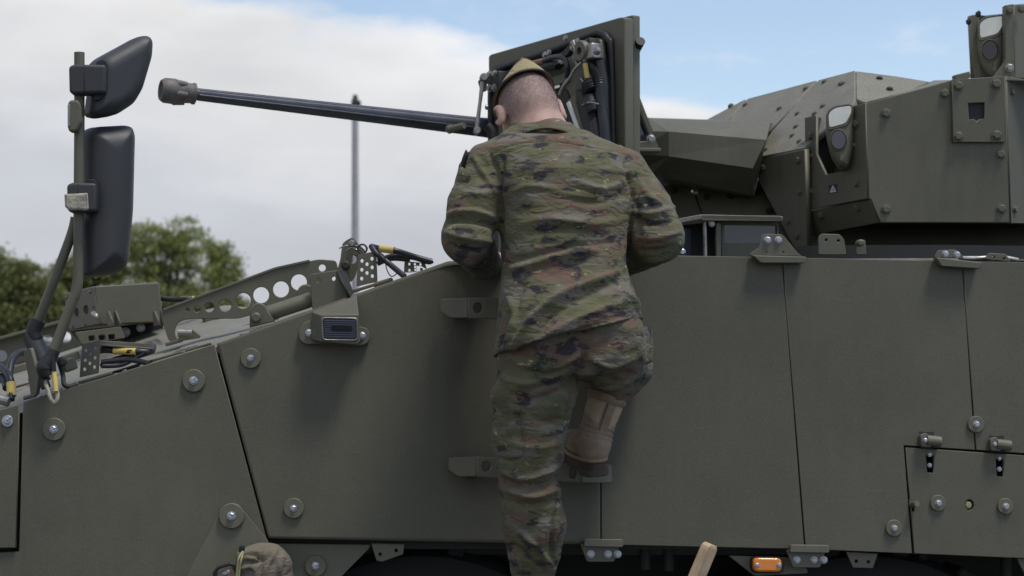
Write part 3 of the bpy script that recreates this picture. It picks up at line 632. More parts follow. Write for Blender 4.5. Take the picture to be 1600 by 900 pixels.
def build_rails():
    rl = flat(.30); s = .98
    outer = rnd([(250, 490), (258, 481), (430, 419), (483, 408), (498, 405), (526, 407), (529, 428), (500, 444), (470, 470), (372, 498), (300, 498), (284, 501), (276, 506), (272, 520), (279, 534), (264, 534), (256, 510)], 6)
    holes = [circ(x, y, r, 22) for x, y, r in ((293, 484, 2.8), (308, 483, 5), (327, 480, 7.5), (352, 477, 9.5), (380, 470, 12), (408, 461, 12.5), (439, 452, 12.5), (467, 441, 12.5), (503.5, 418.5, 5.5))]
    r = panel('deck_rail', rl, outer, M_['paint'], VEH, .012, 0, holes=holes, bev=.0018)
    # folded lip along the top of the rail
    a, b, d = P(255, 486, .30), P(430, 421, .30), P(484, 409, .30)
    for p, q in ((a, b), (b, d)):
        L = (q-p); rbox('rail_lip', (p+q)/2+Vector((0, .018, .003)), (L.length, .045, .008), M_['paint'], r, rot=(0, -math.atan2(L.z, L.x), 0), bev=.002)
    rbox('rail_foot', P(272, 535, .31), (.05, .05, .01), M_['paint'], r, rot=(0, R(-16), 0), bev=.002)
    lug = panel('deck_lug', flat(.22), rnd([(276, 534), (283, 515), (299, 513), (313, 524), (312, 528)], 5), M_['paint'], VEH, .02, 0, holes=[circ(297, 520, 3.5, 12)], bev=.002)
    tube('lug_pin', [P(278, 520, .2), P(300, 520, .2)], .012, M_['metal'], lug, curve=False)
    # pivot plates standing at the upper end of the rail, with spring clip
    pv = panel('pivot_plate', flat(.26), rnd([(525, 428), (540, 376), (551, 370), (558, 378), (563, 400), (556, 430), (550, 440), (530, 444)], 4), M_['paint'], VEH, .014, 0, holes=[circ(552, 405, 6.5, 14, .8)])
    panel('pivot_plate', flat(.34), rnd([(529, 425), (535, 380), (546, 372), (553, 380), (550, 420)], 4), M_['paint'], pv, .012)
    panel('pivot_plate', flat(.20), rnd([(533, 432), (545, 378), (552, 371), (560, 381), (572, 392), (566, 400), (549, 398), (546, 440)], 4), M_['turret'], pv, .012)
    lathe('pivot_boss', P(550, 381, .19), (0, -1, 0), [(0, .011), (.02, .011), (.025, .007)], M_['metal'], pv, seg=14)
    lathe('pivot_boss', P(540, 415, .19), (0, -1, 0), [(0, .014), (.03, .014), (.035, .008)], M_['dark'], pv, seg=14)
    tube('clip_wire', [P(530, 388, .18), P(541, 384, .175), P(556, 384, .175), P(568, 382, .17), P(574, 388, .17), P(570, 395, .17), P(563, 390, .17), P(557, 390, .175), P(549, 387, .17), P(541, 392, .18)], .0022, M_['steel'], pv, seg=6)
    tube('ring_clip', [P(566+7*math.cos(a), 389+7*math.sin(a), .165) for a in np.linspace(0, 6.28, 14)], .003, M_['dark'], pv, seg=6)
    # far rail, on the other side of the deck
    fr = flat(1.75)
    far = panel('deck_rail', fr, [(-200, 588), (0, 531), (120, 497), (240, 467), (252, 470), (252, 500), (200, 530), (120, 545), (0, 575), (-200, 630)], M_['paint'], VEH, .014, 0, holes=[circ(x, y, 9, 18) for x, y in ((-40, 568), (2, 556), (74, 532), (102, 527), (190, 500), (215, 493))], bev=.002)
    p, q = P(-200, 587, 1.75), P(240, 466, 1.75); L = q-p
    rbox('rail_lip', (p+q)/2+Vector((0, -.02, .006)), (L.length, .05, .012), M_['paint'], far, rot=(0, -math.atan2(L.z, L.x), 0), bev=.003)
build_rails()
def holed(name, Y, quad, cols, rows, r, parent=VEH):
    def q(u, v):
        a, b, c, d = [Vector(t) for t in quad]; return (a*(1-u)+b*u)*(1-v)+(d*(1-u)+c*u)*v
    hs = []
    for j in range(rows):
        for i in range(cols): hs.append(circ(*q(.24+.52*i/(cols-1), .22+.56*j/(rows-1)), r, 12, .8))
    for j in range(rows-1): hs.append(circ(*q(.5, .22+.56*(j+.5)/(rows-1)), r, 12, .8))
    return panel(name, flat(Y), rnd(quad, 2.5), M_['paint'], parent, .006, 0, holes=hs, bev=.001)
def cable(pts, r=5, m='hose', tape=None, parent=VEH):
    pp = [P(*p) for p in pts]; o = tube('cable', pp, r*mpx(pp[0].y), M_[m], parent, seg=10)
    if tape:
        for t in tape: tube('cable_tape', [P(*p) for p in t], r*1.25*mpx(.1), M_['yellow'], o, seg=10, curve=False)
    return o
def build_deck_fittings():
    b = holed('cable_bracket', .10, [(128, 538), (157, 531), (154, 583), (124, 590)], 2, 3, 3)
    rbox('bracket_arm', P(200, 542, .14), (.15, .07, .004), M_['paint'], b, rot=(0, R(4), 0), bev=.001)
    panel('bracket_side', PL(P(157, 531, .10), P(236, 536, .2), P(157, 560, .10)), [(157, 532), (236, 537), (238, 546), (212, 553), (157, 552)], M_['paint'], b, .004, -.03)
    rbox('bracket_foot', P(150, 590, .10), (.10, .06, .008), M_['paint'], b, rot=(0, R(-17), 0), bev=.002)
    b2 = holed('cable_bracket', .12, [(559, 398), (588, 392), (590, 440), (557, 448)], 2, 3, 3)
    rbox('bracket_foot', P(582, 446, .13), (.12, .06, .008), M_['paint'], b2, rot=(0, R(-17), 0), bev=.002)
    holed('cable_bracket', .2, [(632, 408), (664, 411), (668, 423), (631, 427)], 3, 2, 2.2)
    cable([(160, 543, .13), (180, 549, .12), (212, 549, .1), (236, 549, .12), (240, 541, .2)], 4.6, tape=[[(178, 548.5, .12), (213, 549.5, .1)]])
    cable([(158, 572, .14), (185, 560, .13), (215, 556, .12), (240, 548, .14)], 4.5)
    cable([(158, 566, .10), (200, 562, .1), (232, 568, .08)], 4.5); cable([(160, 572, .09), (190, 570, .1), (214, 558, .1), (226, 552, .1)], 3.8)
    cable([(580, 384, .14), (588, 396, .12), (608, 412, .11), (632, 432, .07)], 4.6)
    cable([(583, 386, .2), (596, 389, .18), (618, 392, .16), (650, 402, .18), (675, 409, .18)], 4.8, tape=[[(594, 388.5, .18), (616, 391.5, .16)]])
    cable([(590, 408, .2), (615, 400, .2), (645, 402, .2), (668, 409, .2), (676, 407, .2)], 4.4)
    cable([(590, 412, .25), (612, 404, .24), (640, 406, .25)], 4)
    tube('lanyard', [P(582, 386, .13), P(600, 400, .1), (P(604, 420, .1)), P(612, 432, .1), P(624, 424, .11)], .0016, M_['hose'], VEH, seg=6)
    cable([(252, 466, .9), (275, 468, .9), (300, 467, .9), (330, 464, 1.0)], 4.5, tape=[[(282, 468, .9), (304, 467, .9)]])
    # cables at the far left
    cable([(-30, 570, .25), (0, 574, .16), (14, 588, .1), (18, 606, .08), (17, 625, .06)], 6, tape=[[(17, 598, .085), (18.5, 619, .07)]])
    cable([(-20, 588, .2), (6, 592, .15), (12, 606, .12)], 8)
    cable([(14, 590, .3), (18, 566, .35), (28, 553, .4), (48, 549, .45)], 6)
    tube('fitting', [P(-14, 620, .06), P(14, 628, .05)], 8*mpx(.05), M_['metal'], VEH, curve=False)
    for px, Y in ((60, .5), (30, .95), (110, .8), (75, 1.2), (330, .8), (420, .55), (600, .35)):
        p = deck(px, Y)+Vector((0, 0, .01)); rbox('deck_cleat', p, (.06, .03, .03), M_['paint'], VEH, rot=(0, R(-17), R(random.uniform(-20, 20))), bev=.006)
    for k in range(16):
        px = random.uniform(60, 640); Y = random.uniform(.03, .12); p = deck(px, Y)+Vector((0, 0, .002)); bolt(VEH, p, Vector((-.28, -.1, .95)), .007, M_['metal'], 'deck_bolt')
    for (xa, Ya, xb, Yb) in ((20, .55, 420, .55), (150, .16, 330, .16), (390, .14, 690, .12)):
        a, b_ = deck(xa, Ya), deck(xb, Yb); L = b_-a; rbox('deck_strip', (a+b_)/2+Vector((0, 0, .004)), (L.length, .03, .006), M_['paint'], VEH, rot=(0, -math.atan2(L.z, L.x), math.atan2(L.y, L.x)), bev=.002)
    # sensor box on a slotted stand
    A, B, C = P(150, 446, .72), P(250, 441, .78), P(152, 505, .72)
    fp = PL(A, B, C)
    bx = panel('sensor_box', fp, rnd([(148, 447), (249, 441), (254, 503), (153, 508)], 3), M_['paint'], VEH, .30, 0, bev=.004)
    sp = PL(P(150, 446, .72), P(100, 459, .98), P(153, 508, .72))
    panel('box_end', sp, rnd([(100, 459), (147, 447), (152, 507), (108, 516)], 3), M_['paint'], bx, .02, .004, holes=[circ(134, 484, 7, 16, .6), circ(119, 488, 7, 16, .6)], bev=.002)
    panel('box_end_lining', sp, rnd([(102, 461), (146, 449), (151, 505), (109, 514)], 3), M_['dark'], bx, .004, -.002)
    for k in range(6): bolt(bx, fp.at(158+17*k, 449-1.0*k, -.02)+Vector((0, 0, .004)), (0, 0, 1), .006, M_['metal'])
    for x, y in ((104, 465), (122, 461), (141, 456), (146, 480), (149, 500), (133, 508), (114, 511)): bolt(bx, sp.at(x, y, .004), sp.n, .005, M_['paint'])
    for x in (166, 238): 
        for d in (0, 11): panel('mount_fin', PL(P(x+d, 490, .70), P(x+d+4, 490, .62), P(x+d, 505, .70)), [(x+d, 486), (x+d+3, 486), (x+d+11, 508), (x+d+2, 509)], M_['paint'], bx, .006)
    tube('box_connector', [P(146, 490, .66), P(150, 494, .6), P(152, 503, .62)], 4.5*mpx(.6), M_['metal'], bx, seg=10)
    st = panel('box_stand', PL(P(120, 516, .70), P(190, 508, .74), P(125, 535, .70)), rnd([(118, 519), (189, 510), (196, 528), (128, 538)], 2), M_['paint'], VEH, .03, 0, holes=[rnd([(x, 525-i), (x+10, 524-i), (x+11, 532-i), (x+1, 533-i)], 2)[::-1] for i, x in enumerate((138, 154, 169))])
    panel('stand_back', PL(P(120, 516, .90), P(250, 500, .94), P(125, 535, .90)), [(110, 517), (256, 502), (254, 522), (128, 540)], M_['dark'], st, .02)
    for x, y in ((196, 519), (220, 512)): bolt(st, P(x, y, .86), (0, -1, 0), .012)
build_deck_fittings()
def build_mirrors():
    Y = -.06
    arm = tube('mirror_arm', [P(124, 82, Y), P(124, 200, Y), P(123, 330, Y), P(122, 425, Y), P(119, 455, Y), P(109, 482, Y), P(76, 570, Y)], 8.2*mpx(Y), M_['paint'], VEH, seg=18, n=8)
    tube('mirror_brace', [P(118, 340, Y+.03), P(111, 368, Y+.03), P(84, 440, Y+.03), P(56, 512, Y+.05)], 7.8*mpx(Y), M_['paint'], arm, seg=18)
    tube('brace_collar', [P(60, 500, Y+.05), P(53, 517, Y+.05), P(56, 530, Y+.05)], 12.5*mpx(Y), M_['rubber'], arm, seg=16)
    tube('pivot_housing', [P(48, 522, Y+.06), P(70, 570, Y+.04)], 15*mpx(Y), M_['plastic'], arm, seg=20, curve=False)
    tube('arm_boot', [P(86, 546, Y), P(80, 558, Y), P(70, 574, Y), P(74, 588, Y)], [8.6*mpx(Y), 10*mpx(Y), 14*mpx(Y), 11*mpx(Y)], M_['rubber'], arm, seg=18)
    panel('mount_plate', PL(P(36, 548, Y+.05), P(60, 548, Y-.03), P(45, 600, Y+.05)), rnd([(36, 550), (47, 543), (60, 590), (56, 618), (48, 620), (44, 590)], 3), M_['paint'], arm, .012)
    tube('mount_foot', [P(37, 622, -.02), P(55, 618, -.02), P(57, 600, -.02), P(78, 590, -.02)], .006, M_['paint'], arm, seg=8, curve=False)
    tube('foot_strap', [P(90, 560, .02), P(98, 585, 0), P(100, 600, -.02), P(108, 604, -.02), P(120, 600, -.01)], .007, M_['dark'], arm, seg=8)
    rbox('latch_block', P(108, 570, .05), (.04, .05, .035), M_['paint'], arm, rot=(0, R(-20), R(15)), bev=.006)
    lathe('latch_knob', P(96, 565, .0), (.3, -1, 0), [(0, .014), (.02, .014), (.026, .008)], M_['dark'], arm, seg=14)
    tube('arm_cable', [P(70, 590, -.05), P(73, 604, -.07), P(79, 622, -.08), P(86, 629, -.08), P(90, 620, -.08), P(88, 605, -.07), P(84, 580, -.06), P(83, 560, -.06)], 3.4*mpx(Y), M_['tape'], arm, seg=8)
    tube('cable_tape', [P(87.5, 612, -.083), P(86, 596, -.075), P(83.5, 579, -.068)], 4.2*mpx(Y), M_['yellow'], arm, seg=8)
    tube('cable_sleeve', [P(83.5, 580, -.07), P(82, 556, -.07)], 4.6*mpx(Y), M_['rubber'], arm, seg=8, curve=False)
    tube('cable_boot', [P(66, 590, -.05), P(72, 606, -.055)], 8*mpx(Y), M_['rubber'], arm, seg=10, curve=False)
    # the small upper mirror, tilted, and the tall lower mirror: pillowed shells
    up = pillow('wide_angle_mirror', PL(P(180, 120, .03), P(230, 120, .08), P(180, 60, .03)), rnd([(140, 104), (148, 93), (206, 60.5), (221, 59), (228, 68), (227, 92), (212, 143), (199, 165), (173, 182), (146, 186.5), (130, 183)], 7), M_['plastic'], VEH, .085, .045)
    panel('mirror_rim', PL(P(180, 120, .045), P(230, 120, .095), P(180, 60, .045)), rnd([(138, 104), (150, 92), (207, 61), (220, 60.5), (226, 69), (225, 92), (209, 143), (197, 165), (172, 181), (146, 185)], 7), M_['plastic'], up, .02, 0, bev=.004, bres=2)
    panel('mirror_glass', PL(P(180, 120, .075), P(230, 120, .125), P(180, 60, .075)), rnd([(146, 106), (155, 96), (207, 66), (218, 66), (220, 92), (205, 140), (193, 160), (170, 175), (150, 178)], 7), M_['mirrorglass'], up, .006, -.006)
    lo = pillow('tall_mirror', PL(P(168, 315, .045), P(220, 315, .095), P(168, 250, .045)), rnd([(125, 208), (142, 200), (188, 197.5), (198, 200), (203, 214), (200, 330), (193, 408), (186, 424), (165, 431), (125, 434)], 8), M_['plastic'], VEH, .10, .075)
    panel('mirror_rim', PL(P(168, 315, .06), P(220, 315, .11), P(168, 250, .06)), rnd([(131, 205), (142, 199), (188, 197), (199, 199), (203.5, 214), (201, 330), (194, 408), (187, 424), (165, 431), (131, 433)], 8), M_['plastic'], lo, .02, 0, bev=.004, bres=2)
    panel('mirror_glass', PL(P(168, 315, .09), P(220, 315, .14), P(168, 250, .09)), rnd([(140, 212), (188, 204), (196, 214), (194, 330), (188, 404), (180, 418), (140, 424)], 8), M_['mirrorglass'], lo, .006, -.006)
    f = flat(-.09)
    for o, x, y, w, h in ((up, 136, 124, 58, 46), (lo, 127, 309, 46, 46)):
        panel('clamp', f, rnd([(x-w/2, y-h/2+3), (x-w/2+8, y-h/2-1), (x+w/2, y-h/2), (x+w/2, y+h/2-2), (x-w/2+6, y+h/2), (x-w/2+1, y+h/2-4)], 5), M_['plastic'], o, .06, .012, bev=.008, bres=3, smooth=True)
        panel('clamp_seam', f, [(x-5, y-h/2+1), (x-3.6, y-h/2+1), (x-3.6, y+h/2-1), (x-5, y+h/2-1)], M_['dark'], o, .006, .0135)
    panel('shell_pocket', flat(-.075), rnd([(150, 96), (162, 92), (168, 98), (168, 140), (158, 156), (145, 158)], 5), M_['rubber'], up, .01, .004)
    panel('shell_pocket', flat(-.075), rnd([(134, 280), (148, 280), (152, 288), (151, 330), (134, 336)], 4), M_['rubber'], lo, .01, .004)
    panel('tape_wrap', f, rnd([(100, 303), (137, 301), (139, 327), (134, 329), (120, 328), (108, 329), (101, 323)], 2), M_['tape'], lo, .07, .016, bev=.006, bres=2)
    pk = panel('pole_reflector', f, rnd([(106, 160), (110, 156), (122, 156), (127, 164), (127, 190), (120, 205), (108, 206), (105, 198)], 4), M_['paint'], arm, .04, .01, bev=.006, bres=2)
    panel('reflector_strip', f, rnd([(105.5, 163), (109.5, 163), (109.5, 198), (105.5, 198)], 1.5), M_['metal'], pk, .012, .013)
    for x, y in ((221, 82), (203, 141), (200, 219), (193, 403)): bolt(up if y < 190 else lo, P(x, y, .03), (0, -1, 0), .0035, M_['dark'])
build_mirrors()
def build_gun():
    Y0, Y1 = .72, 1.38
    a, b = P(300, 146.5, Y0), P(1015, 229, Y1); d = (b-a).normalized(); L = (b-a).length
    tp = L
    br = lathe('gun_barrel', a-d*.03, d, [(0, 9.2*mpx(Y0)), (.1, 9.6*mpx(Y0)), (tp*.3, 12.3*mpx(Y0)), (tp*.62, 16*mpx(Y0)), (tp*.66, 17.2*mpx(Y0)), (tp, 20*mpx(Y1))], M_['gun'], VEH, seg=32)
    for k in range(6):        # fluting strips along the barrel
        ang = k*math.pi/3+.3; u, w, dd = frame(d); e = u*math.cos(ang)+w*math.sin(ang)
        tube('barrel_flute', [a+d*.02+e*8.2*mpx(Y0), a+d*tp*.3+e*11.3*mpx(Y0), a+d*tp*.62+e*14.8*mpx(Y0)], 2.2*mpx(Y0), M_['gun'], br, seg=8, curve=False)
    s = mpx(Y0); d2 = d; m0 = P(251, 140.5, Y0-.035)
    mz = lathe('muzzle_brake', m0, d2, [(.012, 10*s), (0, 13*s), (0, 16*s), (6*s, 19.5*s), (22*s, 20*s), (25*s, 18*s), (27*s, 16.5*s), (33*s, 15.5*s), (36*s, 17*s), (38*s, 16.5*s), (50*s, 15.5*s), (52*s, 17*s), (55*s, 17*s), (56*s, 10*s)], M_['muzzle'], br, seg=24)
    lathe('muzzle_bore', m0-d2*.001, d2, [(.004, 11*s), (.02, 10.5*s), (.02, .001)], M_['dark'], br, seg=20)
    u, w, dd = frame(d2)
    for k in range(5):
        ang = 2*math.pi*k/5+.4; e = u*math.cos(ang)+w*math.sin(ang); c = m0+d2*29*s+e*14.5*s
        tube('muzzle_rib', [c-d2*8*s, c+d2*10*s], [7*s, 5*s], M_['muzzle'], br, seg=8, curve=False)
    return br
build_gun()
def build_hatch():
    hp = PL(P(763, 88, 1.10), P(985, 23, .45), P(990, 400, .45))
    lid = panel('hatch_lid', hp, rnd([(763, 89), (766, 85), (968, 27), (976, 27), (978, 420), (766, 420)], 4), M_['paint'], VEH, .035, 0, bev=.004, bres=1)
    panel('outer_plate', hp, rnd([(772, 86), (980, 25), (989, 23), (990, 420), (775, 420)], 3), M_['paint'], lid, .03, -.055, bev=.004, bres=1)
    panel('seal_channel', hp, rnd([(766, 420), (765, 112), (773, 103), (938, 52), (951, 58), (958, 80), (963, 420)], 10), M_['rubber'], lid, .006, .003, bev=.002)
    S = [(768, 300), (767, 135), (774, 113), (795, 102), (870, 76), (925, 54), (940, 53), (950, 62), (955, 90), (959, 300)]
    tube('rubber_seal', [hp.at(x, y, .008) for x, y in S], 5.4*mpx(.7), M_['rubber'], lid, seg=10)
    ip = panel('inner_panel', hp, rnd([(778, 420), (779, 128), (792, 112), (925, 66), (940, 72), (947, 100), (951, 420)], 9), M_['paint'], lid, .012, .014, bev=.003, bres=1)
    panel('raised_panel', hp, rnd([(900, 96), (905, 66), (938, 60), (942, 90), (946, 420), (905, 420)], 5), M_['turret'], lid, .02, .028, bev=.004)
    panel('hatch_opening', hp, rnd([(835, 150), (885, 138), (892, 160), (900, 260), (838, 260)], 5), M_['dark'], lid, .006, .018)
    panel('frame_bar', hp, [(833, 130), (883, 115), (884, 128), (836, 144)], M_['turret'], lid, .02, .03)
    panel('silver_edge', hp, [(853, 137), (874, 132), (874, 137), (853, 143)], M_['clear'], lid, .008, .032)
    pn = panel('diagonal_plate', hp, [(886, 157), (896, 150), (922, 240), (906, 240)], M_['paint'], lid, .02, .05)
    panel('silver_edge', hp, [(884, 161), (889, 158), (908, 208), (902, 209)], M_['white'], lid, .01, .055)
    panel('dark_cover', hp, rnd([(897, 140), (908, 138), (935, 230), (918, 240)], 3), M_['rubber'], lid, .03, .06, bev=.006)
    A = lambda x, y, o: hp.at(x, y, o)
    tube('pad_roll', [A(826, 112, .05), A(868, 101, .05), A(874, 103, .05)], 8.5*mpx(.7), M_['rubber'], lid, seg=14)
    tube('hose', [A(848, 96, .06), A(862, 90, .07), A(876, 89, .08), A(884, 95, .08), A(887, 106, .08), A(886, 118, .07), A(884, 128, .06)], 4.2*mpx(.6), M_['hose'], lid, seg=12)
    tube('hose_fitting', [A(821, 103, .06), A(832, 100, .06), A(840, 98, .06)], [.006, .009, .008], M_['metal'], lid, seg=12, rib=.25)
    tube('hose_wrap', [A(838, 98.5, .06), A(850, 95, .06)], .0105, M_['copper'], lid, seg=12, curve=False)
    tube('elbow_fitting', [A(886, 114, .07), A(885, 128, .065), A(878, 140, .06), A(875, 148, .06)], [.009, .007, .007, .006], M_['metal'], lid, seg=12)
    tube('wire', [A(828, 110, .05), A(846, 104, .055), A(866, 98, .06), A(884, 98, .06)], .0025, M_['metal'], lid, seg=8)
    lev = panel('lever', hp, rnd([(874, 86), (893, 63), (899, 65), (886, 88), (878, 90)], 2), M_['rubber'], lid, .02, .08, bev=.004)
    lathe('latch_drum', A(931, 82, .03), hp.n, [(0, .034), (.06, .034), (.068, .03), (.068, .012), (.05, .011)], M_['turret'], lid, seg=24)
    lathe('latch_axle', A(935, 80, .10), hp.n, [(0, .012), (.012, .012), (.016, .007)], M_['metal'], lid, seg=14)
    panel('latch_block', hp, rnd([(909, 70), (924, 66), (926, 90), (912, 94)], 2), M_['metal'], lid, .05, .09, bev=.004)
    panel('latch_block', hp, rnd([(911, 62), (921, 58), (923, 68), (912, 71)], 2), M_['dark'], lid, .04, .08, bev=.004)
    for x, y in ((902, 65), (895, 74), (917, 74), (903, 86), (914, 93), (884, 60), (858, 83), (852, 86)): bolt(lid, A(x, y, .085 if x > 870 else .03), hp.n, .0085, M_['metal'])
    tube('link_rod', [A(895, 66, .09), A(901, 80, .09), A(899, 92, .085), A(903, 103, .08)], [.012, .008, .009, .007], M_['metal'], lid, seg=12)
    tube('link_rod', [A(909, 97, .09), A(898, 108, .085), A(890, 122, .08), A(880, 134, .075)], .0045, M_['steel'], lid, seg=8)
    tube('yellow_tag', [A(914, 99, .09), A(918, 122, .085)], .008, M_['yellow'], lid, seg=10, curve=False)
    tube('braided_line', [A(908, 122, .07), A(916, 135, .07), A(919, 150, .07)], .0045, M_['metal'], lid, seg=8, rib=.3)
    tube('ribbed_hose', [A(920, 100, .06), A(931, 112, .06), A(937, 130, .06), A(939, 160, .06), A(944, 200, .06), A(946, 260, .06)], .016, M_['hose'], lid, seg=14, n=14, rib=.14)
    tube('ribbed_hose', [A(938, 96, .05), A(943, 130, .05), A(944, 170, .05), A(950, 260, .05)], .015, M_['hose'], lid, seg=14, n=10)
    tube('ribbed_hose', [A(926, 178, .07), A(932, 205, .07), A(936, 260, .07)], .017, M_['hose'], lid, seg=14, n=14, rib=.14)
    for (x, y), (x2, y2) in (((919, 128), (925, 142)), ((921, 150), (928, 176))):
        tube('connector', [A(x, y, .075), A((x+x2)/2, (y+y2)/2, .075), A(x2, y2, .075)], [.02, .024, .019], M_['rubber'], lid, seg=16, n=5, rib=.12)
    tube('connector_clip', [A(910, 164, .09), A(922, 160, .10), A(936, 163, .09)], .003, M_['metal'], lid, seg=8)
    # hinge block and gas rod on the left edge
    hb = panel('hinge_block', hp, rnd([(762, 113), (779, 110), (781, 142), (763, 144)], 2), M_['rubber'], lid, .05, .06, bev=.004)
    for x, y in ((765, 117), (773, 115), (763, 126), (765, 138), (773, 137)): bolt(lid, A(x, y, .06), hp.n, .010, M_['metal'])
    q = .95
    lathe('rod_joint', P(756, 122, q), (0, -1, 0), [(-.01, .015), (.02, .015), (.026, .01)], M_['metal'], lid, seg=14)
    panel('rod_tab', flat(q), rnd([(747, 126), (757, 120), (762, 124), (760, 142), (752, 143)], 2), M_['turret'], lid, .02, 0)
    tube('stay_rod', [P(754, 128, q-.02), P(750, 160, q-.02), P(745, 200, q-.02)], [.0085, .006, .008], M_['metal'], lid, seg=12)
    lathe('rod_joint', P(745, 205, q-.01), (0, -1, 0), [(-.01, .012), (.02, .014), (.026, .01)], M_['metal'], lid, seg=14)
    tube('stay_lug', [P(760, 196, q), P(768, 206, q), P(772, 230, q)], .016, M_['rubber'], lid, seg=12)
    tube('stop_peg', [P(700, 203, .95), P(725, 196, .90)], 5*mpx(.9), M_['turret'], lid, seg=14, curve=False)
    lathe('peg_collar', P(701, 202.5, .95), (P(725, 196, .90)-P(700, 203, .95)), [(-.006, .010), (.0, .015), (.012, .015), (.014, .011)], M_['turret'], lid, seg=14)
    tube('lock_bar', [P(984, 95, .62), P(1001, 64, .52)], 7.5*mpx(.55), M_['rubber'], lid, seg=16, curve=False)
    # wedge shaped vision frame behind the lid
    wp = flat(.62)
    fr = panel('vision_frame', wp, [(985, 120), (991, 128), (1031, 232), (985, 238)], M_['turret'], VEH, .10, 0, holes=[[(990, 150), (1019, 219), (990, 222)]], bev=.004)
    panel('vision_rubber', wp, [(988, 146), (1020, 221), (988, 225)], M_['rubber'], fr, .05, -.012, holes=[[(990, 160), (1010, 210), (990, 213)]])
    panel('vision_glass', wp, [(988, 156), (1013, 213), (988, 216)], M_['glass'], fr, .01, -.03)
    rbox('frame_foot', P(1005, 236, .60), (.10, .08, .012), M_['turret'], fr, bev=.003)
    bolt(fr, P(1017, 217, .60), (0, -1, 0), .011, M_['metal'])
build_hatch()
def build_periscope():
    Y = .30
    body = panel('periscope', flat(Y), [(1127, 345), (1216, 347), (1218, 402), (1127, 402)], M_['turret'], VEH, .14, 0, holes=[[(1132, 351), (1214, 352), (1214, 380), (1132, 380)]], bev=.002)
    panel('periscope_glass', flat(Y), [(1131, 350), (1215, 351), (1215, 381), (1131, 381)], M_['lens'], body, .02, -.012)
    panel('periscope_post', flat(Y-.03), [(1119, 348), (1127, 347), (1127, 402), (1119, 402)], M_['turret'], body, .02, 0)
    panel('periscope_shell', flat(Y+.10), [(1063, 352), (1127, 345), (1127, 402), (1063, 402)], M_['dark'], body, .02, 0)
    panel('side_glass', PL(P(1060, 360, Y-.06), P(1083, 360, Y+.02), P(1060, 400, Y-.06)), [(1052, 358), (1080, 356), (1080, 402), (1052, 402)], M_['lens'], body, .01, 0)
    panel('hood_front', flat(Y-.05), rnd([(1095, 336), (1218, 337), (1223, 340), (1223, 346), (1097, 345)], 2), M_['paint'], body, .02, 0, bev=.002)
    A = lambda x, y, o: P(x, y, o)
    t = [A(1040, 345, Y-.05), A(1096, 335, Y-.05), A(1223, 338, Y-.05), A(1223, 338, Y+.25), A(1096, 335, Y+.25), A(1040, 345, Y+.25)]
    bt = [p-Vector((0, 0, .014)) for p in t]
    poly3('hood_top', [[t[0], t[1], t[4], t[5]], [t[1], t[2], t[3], t[4]], [bt[0], bt[1], bt[4], bt[5]], [bt[1], bt[2], bt[3], bt[4]], [t[0], t[1], bt[1], bt[0]], [t[1], t[2], bt[2], bt[1]], [t[2], t[3], bt[3], bt[2]], [t[3], t[4], bt[4], bt[3]], [t[4], t[5], bt[5], bt[4]], [t[5], t[0], bt[0], bt[5]]], M_['grit'], body, .002)
    tube('hood_post', [P(1101, 346, Y-.03), P(1102, 402, Y-.03)], .006, M_['metal'], body, curve=False)
    bolt(body, P(1112, 350, Y-.04), (0, -1, 0), .008, M_['metal'])
    lathe('pin_head', P(1065, 394, .06), (0, -1, 0), [(0, .010), (.012, .010), (.016, .006)], M_['steel'], VEH, seg=14)
    # brackets along the upper edge of the side plates
    f = flat(.0)
    for pts, bl, hs, fl in (([(1172, 396), (1186, 387), (1190, 368), (1195, 365.5), (1221, 366), (1226, 370), (1247, 396), (1254, 400), (1173, 400)], [(1199, 375), (1216, 375)], [(1198, 394), (1224, 394)], [(1176, 399), (1260, 401), (1258, 411), (1189, 411)]),
                            ([(1460, 402), (1466, 391), (1492, 390), (1498, 393), (1508, 404)], [(1477, 397), (1495, 398)], [], [(1462, 402), (1534, 410), (1532, 420), (1472, 416)])):
        b = panel('edge_bracket', f, rnd(pts, 2.5), M_['paint'], VEH, .008, .012, holes=[circ(x, y, 1.4, 8) for x, y in hs], bev=.0012)
        panel('bracket_flange', f, rnd(fl, 2.5), M_['paint'], b, .03, .035, bev=.002)
        for x, y in bl: bolt(b, f.at(x, y, .012), f.n, 4.4*mpx(0))
    for pts, hs in (([(1279, 398), (1279, 371), (1284, 365), (1312, 366), (1319, 374), (1323, 398)], [(1291, 375), (1310, 376)]), ([(1538, 405), (1546, 395), (1572, 397), (1580, 409)], [(1552, 402), (1569, 404)])):
        panel('lifting_tab', f, rnd(pts, 2.5), M_['paint'], VEH, .010, -.03, holes=[circ(x, y, 2.2, 10) for x, y in hs], bev=.0015)
    g = panel('latch_tab', flat(.06), rnd([(1337, 378), (1343, 374), (1352, 375), (1354, 398), (1338, 398)], 2), M_['paint'], VEH, .01)
    lathe('latch_knob', P(1342, 380, .05), (0, -1, 0), [(0, .010), (.02, .010), (.024, .006)], M_['paint'], g, seg=14)
    tube('edge_cord', [P(1500, 404, .05), P(1530, 404, .06), P(1560, 402, .06), P(1590, 407, .06)], .008, M_['metal'], VEH, seg=8)
build_periscope()
